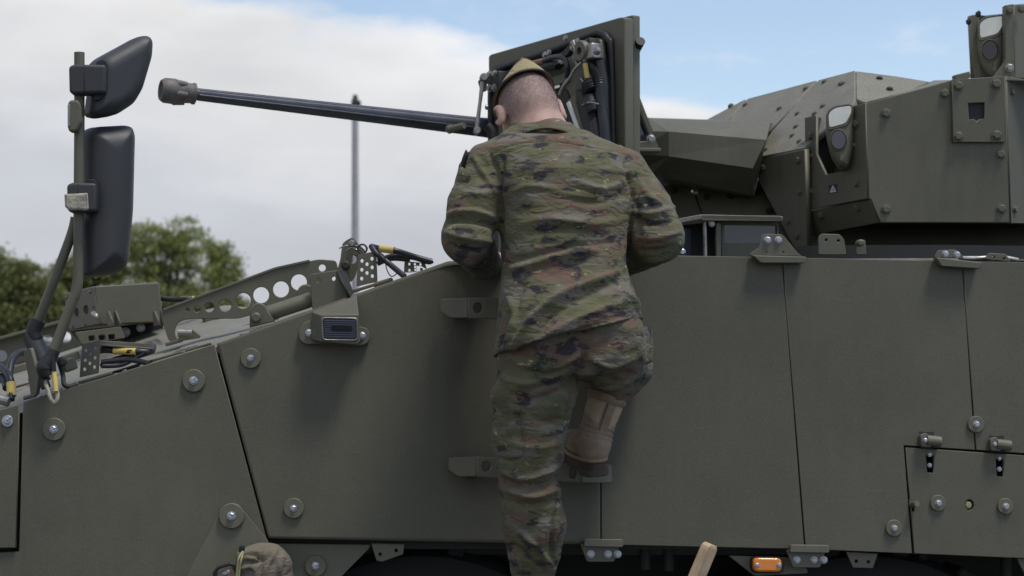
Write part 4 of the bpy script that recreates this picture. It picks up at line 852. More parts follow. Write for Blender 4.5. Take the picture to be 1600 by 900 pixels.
def build_turret():
    T = M_['turret']
    # bearing ring and skirt in the shade under the turret
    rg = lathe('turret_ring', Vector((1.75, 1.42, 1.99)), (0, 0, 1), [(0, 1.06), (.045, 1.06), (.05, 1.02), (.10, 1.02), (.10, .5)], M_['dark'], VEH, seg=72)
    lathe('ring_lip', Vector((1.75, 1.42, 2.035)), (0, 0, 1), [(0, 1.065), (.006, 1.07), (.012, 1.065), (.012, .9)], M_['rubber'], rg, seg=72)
    # gun shroud: a faceted prism narrowing towards the muzzle
    def sec(px, pts): return [P(px+dx, y, Y) for dx, y, Y in pts]
    a = [P(1003, 184, 1.02), P(1003, 184, 1.62), P(1003, 285, 1.62), P(985, 272, 1.12), P(985, 240, .98), P(985, 205, 1.0)]
    b = [P(1015, 184.5, 1.05), P(1015, 184, 1.65), P(1030, 300, 1.6), P(1018, 273, 1.02), P(1045, 244, .90), P(1045, 205.5, .90)]
    c = [P(1204, 192, 1.0), P(1210, 190, 1.7), P(1180, 310, 1.6), P(1178, 306, .98), P(1176, 263, .86), P(1197, 218.5, .86)]
    def tri(*p): return list(p)
    fs = []
    for i in range(6):
        j = (i+1) % 6
        fs += [tri(b[i], b[j], c[j]), tri(b[i], c[j], c[i]), tri(a[i], a[j], b[j]), tri(a[i], b[j], b[i])]
    fs += [a[::-1], c]
    sh = poly3('gun_shroud', fs, T, VEH, 0)
    # main body: sloping gritted roof plates over darker side plates
    e0, e1, e2, e3, e4 = P(1100, 189, 1.38), P(1166, 154, 1.42), P(1277, 124.5, 1.22), P(1336, 109.5, 1.05), P(1452, 128, 1.6)
    g0, g1, g2 = P(1120, 215, 1.12), P(1178, 247, .98), P(1262, 230, .72)
    rp = PL(e2, P(1178, 247, .985), P(1262, 230, .72)); q = [rp.at(x, y, -.03) for x, y in ((1102, 190), (1166, 157), (1277, 128), (1334, 113), (1334, 154), (1258, 229), (1180, 246))]
    core = poly3('turret', [q, [q[0], q[1], Vector((q[1].x+.3, 2.3, q[1].z)), Vector((q[0].x, 2.3, q[0].z-.1))], [q[1], q[2], Vector((q[2].x+.2, 2.3, q[2].z)), Vector((q[1].x+.3, 2.3, q[1].z))], [q[2], q[3], Vector((q[3].x+.2, 2.3, q[3].z)), Vector((q[2].x+.2, 2.3, q[2].z))], [q[3], P(1452, 130, 1.0), Vector((2.9, 2.3, q[3].z-.03)), Vector((q[3].x+.2, 2.3, q[3].z))],
        [P(1030, 292, 1.25), P(1178, 262, 1.12), P(1252, 392, .95), P(1040, 398, 1.2)], [P(1178, 248, 1.01), P(1262, 231, .75), P(1268, 395, .80), P(1240, 392, .92)],
        [P(1262, 231, .75), P(1336, 150, .95), P(1620, 130, .9), P(1640, 395, .9), P(1268, 395, .80)]], T, VEH, 0)
    
    for nm, poly in (('roof_plate', [(1279, 125), (1335.5, 110), (1335.5, 154), (1334, 160), (1256, 231), (1177.5, 247), (1206, 205)]), ('roof_plate', [(1168.5, 154), (1275, 125.5), (1202, 206), (1122, 210)]), ('roof_plate', [(1100, 189), (1164, 155), (1125, 203), (1098, 200)])):
        p = panel(nm, rp, poly, M_['grit'], core, .022, .0, bev=.002)
    bolts_on(core, rp, [(1142, 166), (1165, 164), (1218, 170), (1246, 178), (1259, 139), (1288, 128), (1286, 166), (1249, 221), (1197, 234), (1314, 131), (1317, 131), (1244, 198), (1273, 178), (1238, 212)], 3.8, 0, T)
    lp = PL(P(1178, 248, .99), P(1258, 232, .72), P(1262, 395, .74))
    panel('turret_plate', lp, [(1178, 250), (1257, 233), (1262, 395), (1242, 388), (1186, 285)], T, core, .02, 0, bev=.002)
    bolts_on(core, lp, [(1194, 262), (1248, 250), (1250, 300), (1246, 368), (1232, 345)], 5, 0, T)
    fp = PL(P(1030, 292, 1.24), P(1186, 280, 1.12), P(1240, 392, .98))
    panel('turret_plate', fp, [(1028, 292), (1080, 290), (1096, 335), (1112, 392), (1036, 394)], T, core, .02, .03, bev=.002)
    panel('turret_plate', fp, [(1083, 290), (1184, 285), (1239, 389), (1115, 392)], T, core, .02, .03, bev=.002)
    bolts_on(core, fp, [(1054, 298), (1105, 308), (1142, 306), (1186, 300), (1202, 330)], 4.6, .03, M_['dark'])
    lathe('marker_lens', fp.at(1087, 300, .03), fp.n, [(0, .014), (.012, .014), (.018, .008)], M_['clear'], core, seg=14)
    rr = PL(P(1338, 110.5, 1.03), P(1455, 128, .95), P(1338, 155, .80))
    panel('roof_plate', rr, [(1338, 111), (1400, 119), (1452, 127.5), (1420, 142), (1352, 160), (1338, 154)], M_['grit'], core, .022, 0, bev=.002)
    bolts_on(core, rr, [(1374, 123), (1390, 140)], 4.4, 0, M_['dark'])
    # sight housing: notched front plate, long side plate, bevelled foot
    fr = PL(P(1352, 161, .45), P(1257, 184, .78), P(1354, 310, .45))
    hs = panel('sight_housing', fr, [(1257, 184), (1275, 180), (1275, 240), (1290, 273), (1317, 267), (1331, 238), (1331, 166), (1352, 161), (1354.5, 310), (1259, 329)], T, VEH, .010, 0, bev=.0015)
    sp = PL(P(1353, 161, .45), P(1571, 119, .42), P(1375, 348, .45))
    panel('side_armour', sp, [(1352.5, 162), (1487, 124.5), (1571, 119), (1578.5, 348), (1375.5, 348), (1360.5, 312), (1356, 310)], T, hs, .03, .0, bev=.003)
    panel('bolted_cover', sp, [(1488, 124), (1570, 119), (1571, 222), (1489, 222)], T, hs, .014, .014, holes=[[(1513, 161), (1538, 160), (1539, 185), (1530, 186), (1526, 190), (1522, 186), (1514, 187)]], bev=.0015)
    panel('cover_recess', sp, [(1508, 155), (1545, 155), (1545, 195), (1508, 195)], M_['dark'], hs, .003, .0025)
    bp = PL(P(1259, 331, .775), P(1359, 312, .45), P(1375, 348, .46))
    panel('foot_plate', bp, [(1260, 331.5), (1357, 313), (1360, 313), (1374.5, 348), (1266, 369)], T, hs, .02, -.003, bev=.002)
    up = PL(P(1573, 119, .425), P(1640, 130, .62), P(1579, 348, .425))
    panel('side_armour', up, [(1573, 119), (1700, 140), (1700, 352), (1580, 349)], M_['plate'], hs, .025, 0, bev=.002)
    tp = [P(1352, 161, .452), P(1487, 124, .446), P(1571, 119, .425), P(1700, 122, .45), P(1700, 116, 1.2), P(1460, 120, 1.1), P(1335, 163, .8)]
    me = pydata('housing_roof', [p-Vector((0, 0, .012)) for p in tp], [tuple(range(len(tp)))]); mk('housing_roof', me, M_['grit'], hs)
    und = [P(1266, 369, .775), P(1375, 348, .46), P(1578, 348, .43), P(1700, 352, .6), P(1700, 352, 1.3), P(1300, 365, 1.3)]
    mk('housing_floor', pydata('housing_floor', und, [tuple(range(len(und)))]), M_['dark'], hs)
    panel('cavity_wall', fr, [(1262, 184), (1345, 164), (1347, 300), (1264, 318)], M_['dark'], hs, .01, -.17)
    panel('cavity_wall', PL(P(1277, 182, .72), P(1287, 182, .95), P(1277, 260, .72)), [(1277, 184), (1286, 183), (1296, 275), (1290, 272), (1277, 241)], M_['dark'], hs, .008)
    bolts_on(hs, fr, [(1267, 212), (1339, 193), (1268, 299), (1339, 286)], 5.6, .0, T); bolts_on(hs, fr, [(1268, 243), (1334.5, 227)], 3.6, 0, M_['metal'])
    bolts_on(hs, sp, [(1384, 177), (1384, 327), (1476, 146), (1563, 241), (1564, 326)], 6.0, .0, T); bolts_on(hs, sp, [(1497, 134), (1556, 131), (1497, 213), (1557, 211)], 6.2, .014, T)
    bolts_on(hs, bp, [(1283, 336), (1340, 324)], 5.6, -.003, T); bolts_on(hs, up, [(1581, 144), (1585, 327)], 5, 0, T)
    panel('warning_sticker', fr, [(1294.5, 289), (1308, 287), (1308, 301), (1294.5, 303)], M_['sticker'], hs, .001, .0012, bev=.0002)
    panel('warning_triangle', fr, [(1301.2, 289.5), (1306.5, 299.5), (1296.2, 301.2)], M_['white'], hs, .0008, .0018, holes=[[(1301.2, 292.3), (1298.3, 299.4), (1304.5, 298.4)]], bev=.0002)
    panel('warning_triangle', fr, [(1301.3, 294.2), (1302.6, 298.2), (1300, 298.6)], M_['white'], hs, .0008, .0018, bev=.0002)
    def sight(nm, px, py, Y, w, h, par, yaw, lensm):
        pl = PL(P(px, py, Y), P(px, py, Y)+Vector((math.cos(yaw), math.sin(yaw), 0)), P(px, py, Y)+Vector((0, .12, 1)))
        X = lambda u, v: (px+u*w, py+v*h)
        hd = panel(nm, pl, rnd([X(-.45, -.38), X(-.2, -.5), X(.42, -.56), X(.5, -.45), X(.48, .10), X(.44, .40), X(.28, .76), X(.02, .74), X(-.28, .48), X(-.43, .15)], 7), T, par, .13, .0, bev=.028, bres=4, smooth=True)
        panel('sight_window', pl, rnd([X(-.36, -.34), X(-.14, -.45), X(.40, -.50), X(.43, -.36), X(.24, -.12), X(-.34, -.02)], 6), M_['clear'], hd if par is None else par, .006, .004, bev=.002)
        panel('window_frame', pl, rnd([X(-.42, -.36), X(-.17, -.485), X(.42, -.54), X(.48, -.36), X(.28, -.07), X(-.38, .03)], 6), M_['paint'], par, .010, .003, holes=[rnd([X(-.36, -.34), X(-.14, -.45), X(.40, -.50), X(.43, -.36), X(.24, -.12), X(-.34, -.02)], 6)], bev=.002)
        panel('sight_lens', pl, circ(px-.02*w, py+.22*h, w*.31, 24, .80), lensm, par, .008, .006, bev=.002)
        panel('lens_ring', pl, circ(px-.02*w, py+.22*h, w*.37, 24, .80), T, par, .014, .004, holes=[circ(px-.02*w, py+.22*h, w*.315, 24, .80)], bev=.002)
    sight('sight_head', 1311, 202, .50, 48, 76, hs, R(-18), M_['lens'])
    # upper sight on the turret roof
    us = panel('sight_hood', flat(.95), [(1516, 24), (1526, 22), (1530, 22), (1534, 122), (1521, 122)], T, VEH, .03, 0, bev=.003)
    panel('sight_roof', flat(1.0), [(1530, 23), (1552, 26), (1552, 32), (1530, 30)], M_['dark'], us, .04)
    panel('sight_back', flat(1.12), [(1522, 26), (1580, 20), (1580, 122), (1524, 122)], M_['dark'], us, .02)
    panel('sight_side', flat(.88), rnd([(1571, 8), (1584, 6), (1586, 122), (1552, 122), (1568, 100), (1571, 92)], 1), T, us, .03, 0, bev=.002)
    panel('sight_side', PL(P(1585, 6, .88), P(1640, 2, 1.0), P(1586, 100, .88)), [(1585, 7), (1680, 0), (1680, 124), (1586, 122)], T, us, .03, 0, bev=.002)
    for x, y, m in ((1577, 16, T), (1596, 14, T), (1577, 106, M_['metal'])): bolt(us, P(x, y, .875), (0, -1, 0), .011, m)
    for x, y in ((1514, 34), (1529, 22)): bolt(us, P(x, y, .92), (-1, -.4, 0), .009, M_['dark'])
    sight('sight_head', 1548, 62, .92, 50, 76, us, R(-14), M_['glass'])
    rbox('roof_lug', P(1502, 120, .6), (.05, .03, .02), T, hs, rot=(0, R(-14), 0), bev=.003)
build_turret()
# ------------------------------------------------------------------ the climbing soldier
def build_person():
    ft = P(838, 1050, -.30)
    PR = thing('person', (ft.x, ft.y, ft.z), 'person in camouflage uniform and side cap climbing the vehicle side, seen from behind', 'person')
    T = lambda *a: tuple(P(*a))
    # joints
    shL, elL, wrL = P(758, 276, -.28), P(728, 372, -.36), P(757, 412, -.05)
    shR, elR, wrR = P(974, 280, -.28), P(1026, 370, -.36), P(975, 405, -.05)
    hipL, knL, anL = P(843, 560, -.40), P(826, 758, -.40), P(836, 935, -.36)
    hipR, knR, anR = P(942, 545, -.40), P(975, 572, -.10), P(945, 640, -.24)
    # ---- trousers
    f = Field((.28, -.62, .95), (1.05, .06, 2.0), .0050)
    f.loft([(P(0, y, -.4).z, P(cx, y, Y).x, Y, hw*mpx(Y), hd) for y, cx, hw, Y, hd in ((470, 888, 98, -.385, .118), (500, 890, 100, -.39, .125), (530, 892, 103, -.395, .134), (560, 890, 106, -.40, .14), (585, 882, 88, -.40, .12))], .01)
    f.cap(T(842, 545, -.41), T(838, 610, -.415), .100, .101, .03); f.cap(T(838, 610, -.415), T(828, 700, -.41), .101, .086, .02); f.cap(T(828, 700, -.41), T(826, 765, -.405), .086, .073, .02)
    f.cap(T(826, 765, -.405), T(834, 820, -.385), .073, .079, .02); f.cap(T(834, 820, -.385), T(834, 872, -.37), .079, .064, .02); f.cap(T(834, 872, -.37), T(832, 892, -.37), .066, .058, .01)
    f.cap(T(945, 545, -.40), knR, .092, .074, .03); f.cap(T(950, 530, -.42), T(955, 560, -.40), .085, .08, .03)
    f.cap(knR, T(957, 608, -.215), .074, .056, .02); f.cap(T(962, 585, -.20), T(952, 612, -.225), .058, .052, .02)
    f.ell(T(872, 525, -.47), (.085, .06, .09), .04); f.ell(T(948, 525, -.47), (.08, .06, .085), .04)
    # cargo pocket on the left thigh, smaller one on the right hip
    f.box(T(797, 660, -.44), (.026, .05, .088), .012, .008, rot=[[.83, .55, 0], [-.55, .83, 0], [0, 0, 1]])
    f.box(T(800, 616, -.448), (.032, .055, .022), .009, .005, rot=[[.83, .55, 0], [-.55, .83, 0], [0, 0, 1]])
    f.box(T(1000, 540, -.36), (.022, .05, .05), .012, .008, rot=[[.86, -.5, 0], [.5, .86, 0], [0, 0, 1]])
    V, Q = f.mesh(); V = relax(V, Q, 1, .4)
    L = [([(785, 590), (820, 600), (860, 590), (900, 570)], .009, 6), ([(790, 610), (830, 625), (870, 612), (900, 590)], -.008, 6), ([(800, 560), (840, 575), (880, 568), (915, 548)], .008, 6),
         ([(780, 735), (820, 748), (870, 730)], .010, 5), ([(784, 748), (825, 762), (872, 748)], -.010, 5), ([(786, 764), (830, 776), (872, 764)], .009, 5), ([(790, 782), (830, 790), (870, 780)], -.006, 5),
         ([(812, 612), (815, 660), (818, 715)], -.006, 2.5), ([(780, 716), (800, 720), (818, 714)], -.006, 2.5), ([(868, 800), (862, 840), (868, 885)], -.010, 4), ([(850, 820), (845, 850), (852, 885)], .007, 5), ([(810, 830), (835, 850), (860, 880)], .008, 5), ([(800, 850), (822, 868), (845, 890)], -.007, 4),
         ([(912, 540), (908, 570), (890, 595)], -.012, 5), ([(925, 560), (955, 572), (990, 560)], .008, 5), ([(925, 585), (955, 590), (985, 580)], -.008, 5), ([(930, 598), (955, 604), (978, 596)], .008, 4), ([(880, 640), (873, 690), (878, 720)], .006, 5), ([(895, 605), (888, 640), (880, 665)], -.008, 4),
         ([(790, 690), (840, 700), (876, 690)], .005, 6), ([(830, 650), (856, 660), (880, 652)], -.004, 5)]
    V = creased(V, Q, .0050, (9, 9, 20), L, it=1)
    tr = skinmesh('trousers', V, Q, M_['camo'], PR)
    # ---- jacket
    f = Field((.22, -.66, 1.66), (1.05, .12, 2.5), .0052)
    rows = [(194, 845, 44, -.235, .07), (211, 846, 62, -.25, .082), (227, 853, 97, -.275, .10), (243, 863, 107, -.295, .115), (270, 873, 112, -.31, .13), (320, 879, 104, -.325, .135), (380, 880, 97, -.345, .132), (430, 882, 98, -.365, .132), (480, 888, 109, -.39, .158), (530, 891, 116, -.40, .182), (575, 889, 120, -.40, .195)]
    f.loft([(P(0, y, Y).z, P(cx, y, Y).x, Y, hw*mpx(Y), hd) for y, cx, hw, Y, hd in rows], .012)
    for sgn, sh, el, wr, r in ((-1, shL, elL, wrL, (.074, .066, .064, .046)), (1, shR, elR, wrR, (.072, .072, .070, .048))):
        mid = sh*.5+el*.5+Vector((sgn*.004, -.006, 0)); f.cap(sh, mid, r[0], r[1], .035); f.cap(mid, el, r[1], r[2], .02); f.cap(el, el*.45+wr*.55, r[2], r[2]*.84, .012); f.cap(el*.45+wr*.55, wr, r[2]*.84, r[3], .012)
    f.cap(T(792, 238, -.27), T(764, 262, -.28), .045, .055, .03); f.cap(T(915, 232, -.27), T(966, 264, -.28), .045, .055, .03)
    # cut the hem along a rising line and open the cuffs
    a, b = np.array(P(778, 549, -.53)), np.array(P(1006, 494, -.53)); d = b-a; n = np.array([-d[2], 0, d[0]]); n /= np.linalg.norm(n)
    f.put(lambda X, Y, Z: (X-a[0])*n[0]+(Z-a[2])*n[2]+(Y+.53)*.10, (0, -.8, 1.5), (1.2, .2, 1.95), .0015, cut=True)
    V, Q = f.mesh(); V = relax(V, Q, 1, .4)
    L = [([(772, 240), (800, 228), (850, 222), (900, 226), (985, 244)], -.007, 2.2), ([(770, 244), (800, 232), (850, 226), (900, 230), (985, 248)], .004, 2.5),      # yoke seam
         ([(786, 250), (781, 300), (783, 360), (786, 410)], -.012, 3.5), ([(976, 255), (988, 300), (984, 360), (982, 400)], -.012, 3.5),       # armhole seams
         ([(962, 425), (930, 440), (890, 456), (850, 480), (822, 512), (800, 548)], .015, 7), ([(965, 440), (930, 456), (893, 474), (858, 500), (835, 530)], -.010, 7),
         ([(800, 420), (840, 410), (880, 398), (930, 392)], .008, 6), ([(800, 408), (850, 396), (900, 384), (950, 380)], -.007, 6), ([(810, 350), (860, 342), (920, 350), (968, 345)], .006, 7), ([(830, 365), (880, 358), (940, 366)], -.005, 7),
         ([(800, 300), (830, 290), (870, 296)], .006, 6), ([(900, 285), (940, 295), (975, 285)], .007, 6), ([(880, 310), (930, 316), (972, 306)], -.006, 6), ([(990, 470), (950, 480), (900, 500), (860, 520)], .008, 6), ([(1000, 485), (960, 497), (910, 515), (850, 535)], -.005, 5),
         ([(795, 460), (803, 500), (790, 540)], .008, 6), ([(785, 470), (790, 510), (782, 540)], -.006, 4), ([(820, 440), (808, 470), (800, 500)], -.007, 6), ([(975, 440), (985, 465), (1000, 480)], .006, 5),
         ([(722, 300), (745, 305), (775, 298)], .005, 5), ([(702, 335), (735, 330), (775, 340)], .010, 5), ([(700, 345), (735, 344), (775, 355)], -.010, 5), ([(698, 365), (730, 372), (770, 378)], .009, 5), ([(704, 385), (735, 392), (772, 388)], -.008, 5), ([(712, 405), (740, 412), (770, 402)], .007, 5), ([(740, 245), (755, 270), (775, 300)], .006, 5), ([(765, 240), (775, 265), (780, 285)], -.007, 4),
         ([(1000, 285), (1015, 310), (1035, 325)], .007, 6), ([(990, 330), (1020, 335), (1050, 325)], .008, 5), ([(992, 345), (1022, 350), (1056, 342)], -.008, 5), ([(998, 372), (1030, 372), (1060, 362)], .007, 5), ([(1002, 392), (1030, 392), (1056, 384)], -.007, 5), ([(1000, 408), (1025, 408), (1048, 400)], .006, 4), ([(990, 300), (998, 340), (1000, 390)], -.006, 4)]
    L += [([(780, 538), (830, 531), (900, 517), (1004, 485)], -.004, 1.6)]
    V = creased(V, Q, .0050, (8, 10, 15), L, it=1)
    jk = skinmesh('jacket', V, Q, M_['camo'], PR)
    # folded collar standing round the neck
    def collar():
        vs = []; fs = []; n = 56; c0 = P(847, 216, -.25); c1 = P(845, 193, -.205); m = 7
        for i in range(n+1):
            t = -math.pi*.5+2*math.pi*(i/n-.5)*.86; wob = .004*math.sin(5*t+1)
            for j in range(m):
                s = j/(m-1)
                if s < .72: u = s/.72; rx, ry, h = .110-.042*u, .100-.034*u, u
                else: u = (s-.72)/.28; rx, ry, h = .068-.007*u, .066-.007*u, 1-.25*u
                c = c0*(1-h)+c1*h; rise = .012*math.sin(math.pi*min(h, 1))
                vs.append((c.x+(rx+wob)*math.cos(t)*1.0, c.y+(ry+wob)*math.sin(t), c.z+rise+.004*math.sin(3*t)+.012*max(0, math.cos(t+math.pi/2)) - .010*(1-h)*abs(math.cos(t))))
        for i in range(n):
            for j in range(m-1): a_ = i*m+j; fs.append((a_, a_+m, a_+m+1, a_+1))
        V = np.array(vs); o = skinmesh('collar', V, np.array(fs), M_['camo'], jk)
        md = o.modifiers.new('thickness', 'SOLIDIFY'); md.thickness = .004; md2 = o.modifiers.new('smooth', 'SUBSURF'); md2.levels = 1; md2.render_levels = 1
    collar()
    def patch(name, px, py, Y, w, h, rot, m):
        vs = []; fs = []
        for i in range(5):
            for j in range(5):
                u, v = (i/4-.5), (j/4-.5); q = Vector((u*w, -.006*math.cos(u*3)-.004*math.cos(v*3), v*h)); vs.append(tuple(P(px, py, Y)+rot @ q))
        for i in range(4):
            for j in range(4): a_ = i*5+j; fs.append((a_, a_+5, a_+6, a_+1))
        o = skinmesh(name, np.array(vs), np.array(fs), m, jk); md = o.modifiers.new('thickness', 'SOLIDIFY'); md.thickness = .004; return o
    patch('shoulder_patch', 724, 285, -.345, .045, .075, Matrix.Rotation(R(-52), 3, 'Z') @ Matrix.Rotation(R(18), 3, 'Y'), M_['camo'])
    patch('shoulder_loop', 727, 251, -.33, .022, .055, Matrix.Rotation(R(-60), 3, 'Z') @ Matrix.Rotation(R(28), 3, 'Y'), M_['rubber'])
    # ---- body: head, neck, hidden trunk and limbs, hands with fingers, one skin
    f = Field((.22, -.62, 1.20), (1.02, .16, 2.56), .0048)
    hc = P(823, 169, -.185)
    fw = Vector((-.12, .84, -.50)).normalized(); upv = Vector((-.22, .50, .85)); upv = (upv-fw*upv.dot(fw)).normalized(); rt = fw.cross(upv)
    H = lambda x, y, z: tuple(hc+rt*x+fw*y+upv*z)
    Rm = [list(rt), list(fw), list(upv)]
    f.ell(H(0, -.004, .010), (.0765, .097, .086), .02, Rm); f.ell(H(0, .045, -.05), (.060, .060, .068), .03, Rm); f.ell(H(0, .06, -.085), (.040, .040, .034), .03, Rm)
    f.ell(H(0, -.050, -.030), (.062, .050, .055), .03, Rm)
    f.cap(H(0, .094, -.012), H(0, .116, -.047), .008, .013, .012); f.cap(H(-.035, .083, .012), H(.035, .083, .012), .012, .012, .015)
    for sx in (-1, 1):
        f.ell(H(sx*.032, .094, -.010), (.016, .011, .010), .008, Rm, cut=True); f.ell(H(sx*.042, .07, -.045), (.022, .022, .018), .02, Rm)
        e = np.array(Rm); tilt = np.array([[.80, -.60*sx, 0], [.60*sx, .80, 0], [0, 0, 1]]); E = tilt @ e
        f.ell(H(sx*.090, -.016, -.026), (.0085, .024, .034), .006, E); f.ell(H(sx*.101, -.008, -.022), (.008, .013, .021), .005, E, cut=True)
    f.cap(H(-.022, .099, -.072), H(.022, .099, -.072), .004, .004, .005, cut=True); f.cap(H(-.018, .100, -.067), H(.018, .100, -.067), .006, .006, .006); f.cap(H(-.016, .098, -.079), H(.016, .098, -.079), .007, .007, .006)
    f.cap(H(0, -.035, -.055), T(846, 215, -.255), .056, .064, .03)
    f.cap(T(846, 215, -.25), T(888, 520, -.39), .075, .09, .03); f.cap(T(780, 250, -.28), T(960, 255, -.28), .05, .05, .03)
    for sh, el, wr in ((shL, elL, wrL), (shR, elR, wrR)): f.cap(sh, el, .045, .040, .02); f.cap(el, wr, .040, .029, .02)
    for a, b, c in ((hipL, knL, anL), (P(942, 545, -.40), knR, P(952, 610, -.225))): f.cap(a, b, .05, .044, .02); f.cap(b, c, .044, .034, .02)
    f.cap(P(848, 535, -.40), P(938, 530, -.40), .05, .05, .02)
    for wr, sgn in ((wrL, 1), (wrR, -1)):
        pk = wr+Vector((sgn*.022, .062, .012)); f.cap(wr, pk, .026, .032, .015); f.cap(pk+Vector((-.026, 0, 0)), pk+Vector((.026, .004, 0)), .017, .017, .012)
        for k, ln in enumerate((.036, .042, .039, .030)):
            b0 = pk+Vector((sgn*(-.031+.0205*k)*-1, .022, .002)); b1 = b0+Vector((0, ln*.8, .012)); b2 = b1+Vector((0, ln*.75, -.014)); f.cap(b0, b1, .0095, .0088, .006); f.cap(b1, b2, .0088, .0075, .003)
        t0 = wr+Vector((sgn*.03, .034, .008)); t1 = t0+Vector((sgn*.030, .018, .016)); t2 = t1+Vector((sgn*.012, .024, .006)); f.cap(t0, t1, .013, .0105, .01); f.cap(t1, t2, .0105, .009, .004)
    V, Q = f.mesh(); V = relax(V, Q, 2, .4)
    q = (V-np.array(hc)) @ np.array(Rm).T
    hl = np.clip((q[:, 2]+.080-.35*np.clip(q[:, 1], -.2, .2))/.065, 0, 1); front = np.clip((.035-q[:, 1]+.6*np.clip(q[:, 2]-.04, 0, 1))/.03, 0, 1); ear = np.clip((.080-np.abs(q[:, 0]))/.004, 0, 1)
    st = hl*front*ear*(np.linalg.norm(q, axis=1) < .16)*(.62+.38*np.clip((q[:, 2]+.05)/.10, 0, 1))
    bd = skinmesh('body', V, Q, M_['skin'], PR, cloth=False, attr=st)
    # cropped hair: short stubs standing out of the scalp
    N = vnormals(V, Q); rs = np.random.RandomState(5); cand = np.where((st > .25) & (np.linalg.norm(q, axis=1) < .16))[0]
    NH = 22000; pick = rs.choice(cand, NH); p0 = V[pick]+rs.normal(size=(NH, 3))*.0024; nn = N[pick]+rs.normal(size=(NH, 3))*.45; nn /= np.linalg.norm(nn, axis=1, keepdims=True); keep = rs.rand(NH) < np.clip(st[pick]*1.1, 0, 1); p0, nn = p0[keep], nn[keep]
    sd_ = np.cross(nn, rs.normal(size=nn.shape)); sd_ /= np.linalg.norm(sd_, axis=1, keepdims=True); ln = rs.uniform(.0018, .0042, (len(nn), 1)); HV = np.stack([p0-sd_*.0003, p0+sd_*.0003, p0+nn*ln], 1).reshape(-1, 3)
    mk('hair', pydata('hair', HV, np.arange(len(HV)).reshape(-1, 3).tolist()), M_['hair'], bd)
    for sx in (-1, 1): lathe('eye', Vector(H(sx*.032, .076, -.010)), fw, [(0, .002), (.003, .009), (.008, .012), (.013, .010), (.016, .004)], M_['white'], bd, seg=14)
    # ---- side cap: boat shaped, high ridge from front to back, turned up band
    def cap():
        n, m = 72, 12; vs = []; fs = []
        def rim(t): return Vector((.0835*math.cos(t), .002+.106*math.sin(t), .036-.018*math.sin(t)+.004*math.cos(2*t)))
        def ridge(y): u = (y+.10)/.215; return Vector((.004*math.sin(u*6), y, .118+.010*math.sin(u*math.pi)-.020*u))
        for i in range(n):
            t = 2*math.pi*i/n; a = rim(t); b = ridge(max(-.070, min(.098, a.y*.88)))
            for j in range(m):
                s = j/(m-1); p = a*(1-s)+b*s; bul = math.sin(s*math.pi)*.004
                p += Vector((math.cos(t)*bul, math.sin(t)*bul*.7, 0)); vs.append(H(*p))
        for i in range(n):
            for j in range(m-1): a_ = i*m+j; b_ = ((i+1) % n)*m+j; fs.append((a_, b_, b_+1, a_+1))
        V = np.array(vs); V = V+.0016*vnoise(V*60)[:, None]
        o = skinmesh('side_cap', V, np.array(fs), M_['capcloth'], PR); md = o.modifiers.new('thickness', 'SOLIDIFY'); md.thickness = .003
        vs = []; fs = []; m2 = 6
        for i in range(n):
            t = 2*math.pi*i/n; a = rim(t); hgt = .050-.012*math.cos(t)**2*0+.016*abs(math.sin(t))**3
            for j in range(m2):
                s = j/(m2-1); b = ridge(max(-.070, min(.098, a.y*.88))); w = s*hgt/max((b-a).length, .02); p = a*(1-w)+b*w; bul = math.sin(w*math.pi)*.004+.004+.003*s
                p += Vector((math.cos(t)*bul, math.sin(t)*bul*.8, -.002)); vs.append(H(*p))
        for i in range(n):
            for j in range(m2-1): a_ = i*m2+j; b_ = ((i+1) % n)*m2+j; fs.append((a_, b_, b_+1, a_+1))
        bo = skinmesh('turned_band', np.array(vs), np.array(fs), M_['capcloth'], o); md = bo.modifiers.new('thickness', 'SOLIDIFY'); md.thickness = .003
        VV = [Vector(v) for v in vs]
        tube('piping', [VV[i*m2+m2-1] for i in range(n)]+[VV[m2-1]], .0016, M_['band'], o, seg=6, curve=False)
        tube('rim_binding', [VV[i*m2] for i in range(n)]+[VV[0]], .0022, M_['sole'], o, seg=6, curve=False)
        lathe('cap_badge', Vector(H(-.091, .045, .05)), -rt, [(0, .007), (.004, .007), (.006, .004)], M_['metal'], o, seg=12)
    cap()
    # ---- boots
    def boot(top, ank, heel, toe, up):
        lo = np.minimum.reduce([np.array(v) for v in (top, ank, heel, toe)])-.09; hi = np.maximum.reduce([np.array(v) for v in (top, ank, heel, toe)])+.09
        f = Field(lo, hi, .0042); top, ank, heel, toe, up = [Vector(v) for v in (top, ank, heel, toe, up)]
        f.cap(top, ank, .0495, .043, .01); f.cap(ank, heel+up*.034, .043, .036, .02); f.cap(ank, toe*.5+heel*.5+up*.035, .041, .033, .02); f.cap(toe*.5+heel*.5+up*.034, toe+up*.024, .034, .031, .02); f.cap(heel+up*.03, toe+up*.024, .034, .034, .02)
        cp = np.array(top+(top-ank).normalized()*.004); nn = np.array((top-ank).normalized()); f.put(lambda X, Y, Z: -((X-cp[0])*nn[0]+(Y-cp[1])*nn[1]+(Z-cp[2])*nn[2]), cp-.09, cp+.09, .004, cut=True)
        V, Q = f.mesh(); V = relax(V, Q, 1, .4)
        ax = (top-ank).normalized(); u0 = (toe-heel).normalized(); sd0 = u0.cross(ax).normalized(); bk0 = ax.cross(sd0); bk0 = -bk0 if bk0.dot(u0) > 0 else bk0
        rel = V-np.array(ank); ss = (rel @ np.array(ax))/(top-ank).length; an = np.abs(np.arctan2(rel @ np.array(sd0), rel @ np.array(bk0)))
        fab = np.clip((ss-.40+.10*np.cos(an*2))/.02, 0, 1)*np.clip((an-.30)/.05, 0, 1)
